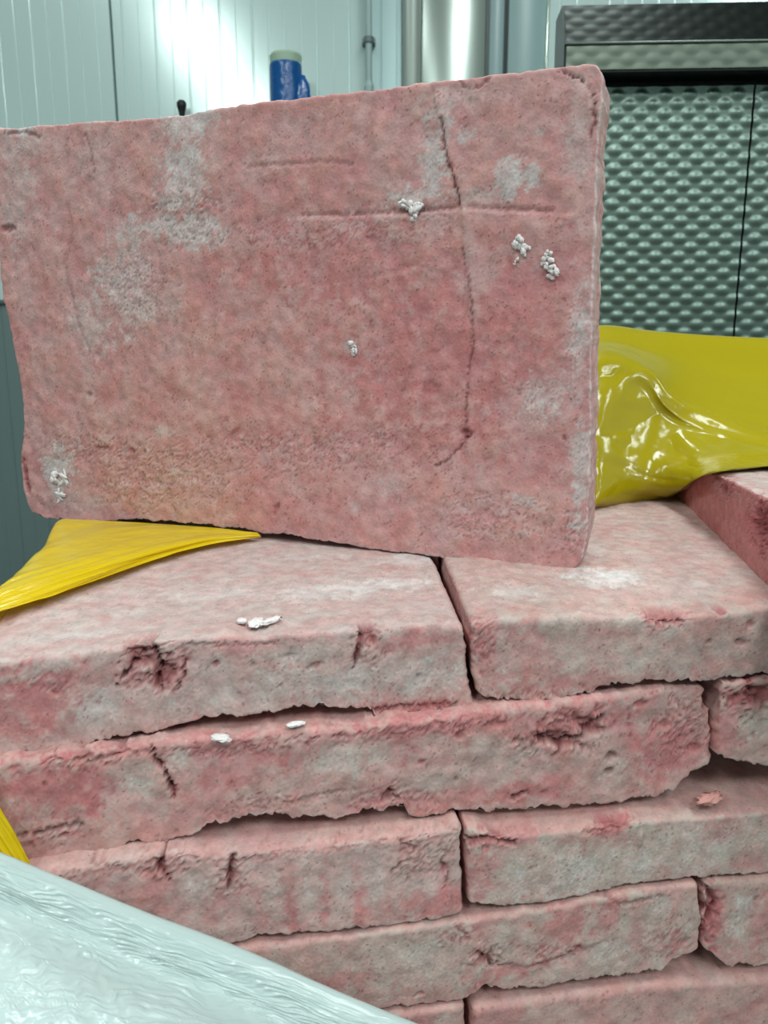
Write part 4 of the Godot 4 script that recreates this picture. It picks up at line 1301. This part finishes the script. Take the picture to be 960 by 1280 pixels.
	var strip := put("plastic_film", film([
		[Vector3(-0.3103, 1.099, -0.7421), Vector3(-0.3043, 1.124, -0.7421), Vector3(-0.2983, 1.134, -0.7421), Vector3(-0.2718, 1.134, -0.7421), Vector3(-0.2414, 1.134, -0.7387), Vector3(-0.195, 1.134, -0.7289), Vector3(-0.1476, 1.135, -0.7087), Vector3(-0.1083, 1.135, -0.6905)],
		[Vector3(-0.2858, 1.101, -0.6582), Vector3(-0.2798, 1.126, -0.6582), Vector3(-0.2738, 1.136, -0.6582), Vector3(-0.25, 1.137, -0.6707), Vector3(-0.2245, 1.137, -0.6851), Vector3(-0.1885, 1.136, -0.6982), Vector3(-0.1466, 1.135, -0.6965), Vector3(-0.1072, 1.135, -0.6876)],
		[Vector3(-0.272, 1.102, -0.5906), Vector3(-0.266, 1.127, -0.5906), Vector3(-0.26, 1.137, -0.5906), Vector3(-0.233, 1.139, -0.6061), Vector3(-0.2086, 1.139, -0.6305), Vector3(-0.1811, 1.137, -0.6623), Vector3(-0.1456, 1.135, -0.6847), Vector3(-0.1068, 1.134, -0.6888)],
		[Vector3(-0.2654, 1.101, -0.5284), Vector3(-0.2594, 1.126, -0.5284), Vector3(-0.2534, 1.136, -0.5284), Vector3(-0.2252, 1.139, -0.5542), Vector3(-0.1999, 1.139, -0.5878), Vector3(-0.1754, 1.137, -0.6282), Vector3(-0.1441, 1.135, -0.6677), Vector3(-0.1056, 1.134, -0.6859)],
		[Vector3(-0.2598, 1.099, -0.4976), Vector3(-0.2538, 1.124, -0.4976), Vector3(-0.2478, 1.134, -0.4976), Vector3(-0.2232, 1.136, -0.5301), Vector3(-0.1987, 1.136, -0.5727), Vector3(-0.1759, 1.134, -0.6201), Vector3(-0.1456, 1.133, -0.6647), Vector3(-0.1052, 1.133, -0.6871)],
		[Vector3(-0.2547, 1.096, -0.4776), Vector3(-0.2487, 1.121, -0.4776), Vector3(-0.2427, 1.131, -0.4776), Vector3(-0.2199, 1.132, -0.5184), Vector3(-0.1991, 1.132, -0.5661), Vector3(-0.176, 1.132, -0.611), Vector3(-0.1455, 1.132, -0.6579), Vector3(-0.1054, 1.132, -0.6883)]
	], 260, 110, strip_at, func(u: float, v: float, p: Vector3) -> float:
		var n := fine.get_noise_2d(v * 7.0 + 1.5 * u, u * 2.2)
		var m := coarse.get_noise_2d(v * 3.0 + u * 1.2, u * 1.6 + 9.0)
		var o := coarse.get_noise_2d(v * 6.0 + u * 2.5 + 5.0, u * 1.2)
		return (0.003 * m + 0.003 * ridged(o) * smoothstep(0.35, 0.75, v) + 0.0005 * ridged(n)) * (1.0 - 0.85 * u)), yellow, null, strip_at)
	tag(strip, "stretched strip of thin yellow plastic film pulled out under the standing block, at the left", "plastic film")
	var scrap_at := Vector3(-0.19, 1.04, -0.37)
	var scrap := put("plastic_film", film([
		[Vector3(-0.2285, 1.0993, -0.405), Vector3(-0.2196, 1.0832, -0.405), Vector3(-0.2095, 1.0549, -0.405), Vector3(-0.2014, 1.0357, -0.405), Vector3(-0.1936, 1.0151, -0.405), Vector3(-0.1824, 0.9911, -0.405)],
		[Vector3(-0.2348, 1.095, -0.4), Vector3(-0.2253, 1.0755, -0.402), Vector3(-0.215, 1.051, -0.402), Vector3(-0.206, 1.0328, -0.402), Vector3(-0.1969, 1.0133, -0.402), Vector3(-0.1859, 0.9883, -0.402)],
		[Vector3(-0.2437, 1.0904, -0.4), Vector3(-0.2343, 1.0708, -0.398), Vector3(-0.2233, 1.0437, -0.4), Vector3(-0.213, 1.0269, -0.4), Vector3(-0.203, 1.0088, -0.4), Vector3(-0.192, 0.9849, -0.4)],
		[Vector3(-0.2606, 1.0785, -0.405), Vector3(-0.2475, 1.058, -0.4), Vector3(-0.234, 1.0355, -0.398), Vector3(-0.2239, 1.0171, -0.4), Vector3(-0.2104, 0.9999, -0.4), Vector3(-0.1993, 0.9773, -0.4)]
	], 80, 60, scrap_at, func(u: float, v: float, p: Vector3) -> float:
		return 0.0012 * fine.get_noise_2d(v * 9.0, u * 2.0)), yellow, null, scrap_at)
	tag(scrap, "small corner of yellow film between stack and white sheet at the left edge", "plastic film")
	var white := plain(Color(0.72, 0.775, 0.77), 0.2, 0.0, 0.5)
	white.backlight_enabled = true
	white.backlight = Color(0.25, 0.28, 0.27)
	white.heightmap_enabled = true
	white.heightmap_texture = crinkle_texture(29, 0.012)
	white.heightmap_scale = 0.01
	white.uv1_triplanar = true
	white.uv1_scale = Vector3(9, 9, 9)
	var sheet_at := Vector3(-0.1, 0.83, -0.36)
	var sheet := put("plastic_sheet", film([
		[Vector3(-0.2743, 1.0147, -0.4), Vector3(-0.2307, 0.9971, -0.405), Vector3(-0.1861, 0.9692, -0.41), Vector3(-0.1373, 0.9509, -0.41), Vector3(-0.0846, 0.9129, -0.415), Vector3(-0.0289, 0.8744, -0.42), Vector3(0.0293, 0.8453, -0.42), Vector3(0.08, 0.811, -0.425), Vector3(0.11, 0.651, -0.425)],
		[Vector3(-0.261, 1.0487, -0.385), Vector3(-0.2179, 1.0393, -0.388), Vector3(-0.1752, 1.0166, -0.392), Vector3(-0.1305, 0.9928, -0.395), Vector3(-0.0801, 0.9656, -0.4), Vector3(-0.0272, 0.9357, -0.402), Vector3(0.0277, 0.9066, -0.405), Vector3(0.0755, 0.88, -0.41), Vector3(0.1055, 0.72, -0.41)],
		[Vector3(-0.2545, 1.0535, -0.375), Vector3(-0.2126, 1.0433, -0.378), Vector3(-0.1711, 1.02, -0.382), Vector3(-0.1275, 0.9957, -0.385), Vector3(-0.078, 0.9696, -0.388), Vector3(-0.0264, 0.9404, -0.39), Vector3(0.0269, 0.9129, -0.392), Vector3(0.0739, 0.8836, -0.4), Vector3(0.1039, 0.7236, -0.4)],
		[Vector3(-0.2527, 1.0501, -0.368), Vector3(-0.2117, 1.0381, -0.371), Vector3(-0.1714, 1.013, -0.375), Vector3(-0.1294, 0.9868, -0.378), Vector3(-0.0813, 0.9617, -0.381), Vector3(-0.0305, 0.9336, -0.383), Vector3(0.0222, 0.9056, -0.385), Vector3(0.0725, 0.8789, -0.39), Vector3(0.1025, 0.7189, -0.39)],
		[Vector3(-0.2521, 1.0418, -0.362), Vector3(-0.2116, 1.0298, -0.365), Vector3(-0.1709, 1.0054, -0.368), Vector3(-0.1307, 0.9811, -0.37), Vector3(-0.0845, 0.9571, -0.374), Vector3(-0.0344, 0.9292, -0.376), Vector3(0.0176, 0.9003, -0.38), Vector3(0.0719, 0.8735, -0.385), Vector3(0.1019, 0.7135, -0.385)],
		[Vector3(-0.2414, 1.0276, -0.335), Vector3(-0.203, 1.0187, -0.338), Vector3(-0.1637, 1.0039, -0.34), Vector3(-0.126, 0.9856, -0.342), Vector3(-0.0834, 0.9644, -0.345), Vector3(-0.0363, 0.9367, -0.35), Vector3(0.0124, 0.9092, -0.355), Vector3(0.0696, 0.8743, -0.37), Vector3(0.0996, 0.7143, -0.37)],
		[Vector3(-0.231, 1.0158, -0.31), Vector3(-0.1949, 1.0081, -0.313), Vector3(-0.1578, 0.9965, -0.315), Vector3(-0.1221, 0.9821, -0.318), Vector3(-0.0821, 0.9656, -0.32), Vector3(-0.0379, 0.9422, -0.325), Vector3(0.0078, 0.918, -0.33), Vector3(0.0665, 0.8771, -0.35), Vector3(0.0965, 0.7171, -0.35)],
		[Vector3(-0.2185, 0.9937, -0.28), Vector3(-0.185, 0.9865, -0.283), Vector3(-0.1503, 0.9782, -0.285), Vector3(-0.117, 0.9666, -0.288), Vector3(-0.079, 0.9538, -0.29), Vector3(-0.0387, 0.9349, -0.295), Vector3(0.0072, 0.9153, -0.3), Vector3(0.062, 0.8752, -0.32), Vector3(0.092, 0.7152, -0.32)],
		[Vector3(-0.2185, 0.7737, -0.26), Vector3(-0.185, 0.7665, -0.263), Vector3(-0.1503, 0.7582, -0.265), Vector3(-0.117, 0.7466, -0.268), Vector3(-0.079, 0.7338, -0.27), Vector3(-0.0387, 0.7149, -0.275), Vector3(0.0072, 0.6953, -0.28), Vector3(0.062, 0.6552, -0.3), Vector3(0.092, 0.4952, -0.3)]
	], 480, 300, sheet_at, func(u0: float, v0: float, p: Vector3) -> float:
		var u := u0 * 8.0 / 7.0
		var v := v0 * 8.0 / 7.0
		var w := coarse.get_noise_2d(u * 9.0, v * 6.0)
		var w2 := coarse.get_noise_2d(u * 5.0 + 40.0, v * 4.0)
		var turn := 0.45
		var across := v * 640.0 + turn * u * 790.0 + 34.0 * w2 + 9.0 * w
		var along := u * 790.0 - 0.5 * v * 450.0
		var a := pore.get_noise_2d(along / 90.0, across / 13.0 + 0.3 * w)
		var c := pore.get_noise_2d(along / 48.0 + 70.0, across / 5.6 + 0.3 * w)
		var on := smoothstep(0.24, 0.40, v)
		var calm := smoothstep(-0.45, 0.25, w + 0.4 * w2)
		return (0.0006 * a + 0.0004 * c) * (0.12 + 0.88 * on) * (0.3 + 0.7 * calm) + 0.0012 * w * on), white, null, sheet_at)
	tag(sheet, "crinkled white plastic sheet with a folded hem in the bottom left corner before the stack", "plastic sheet")
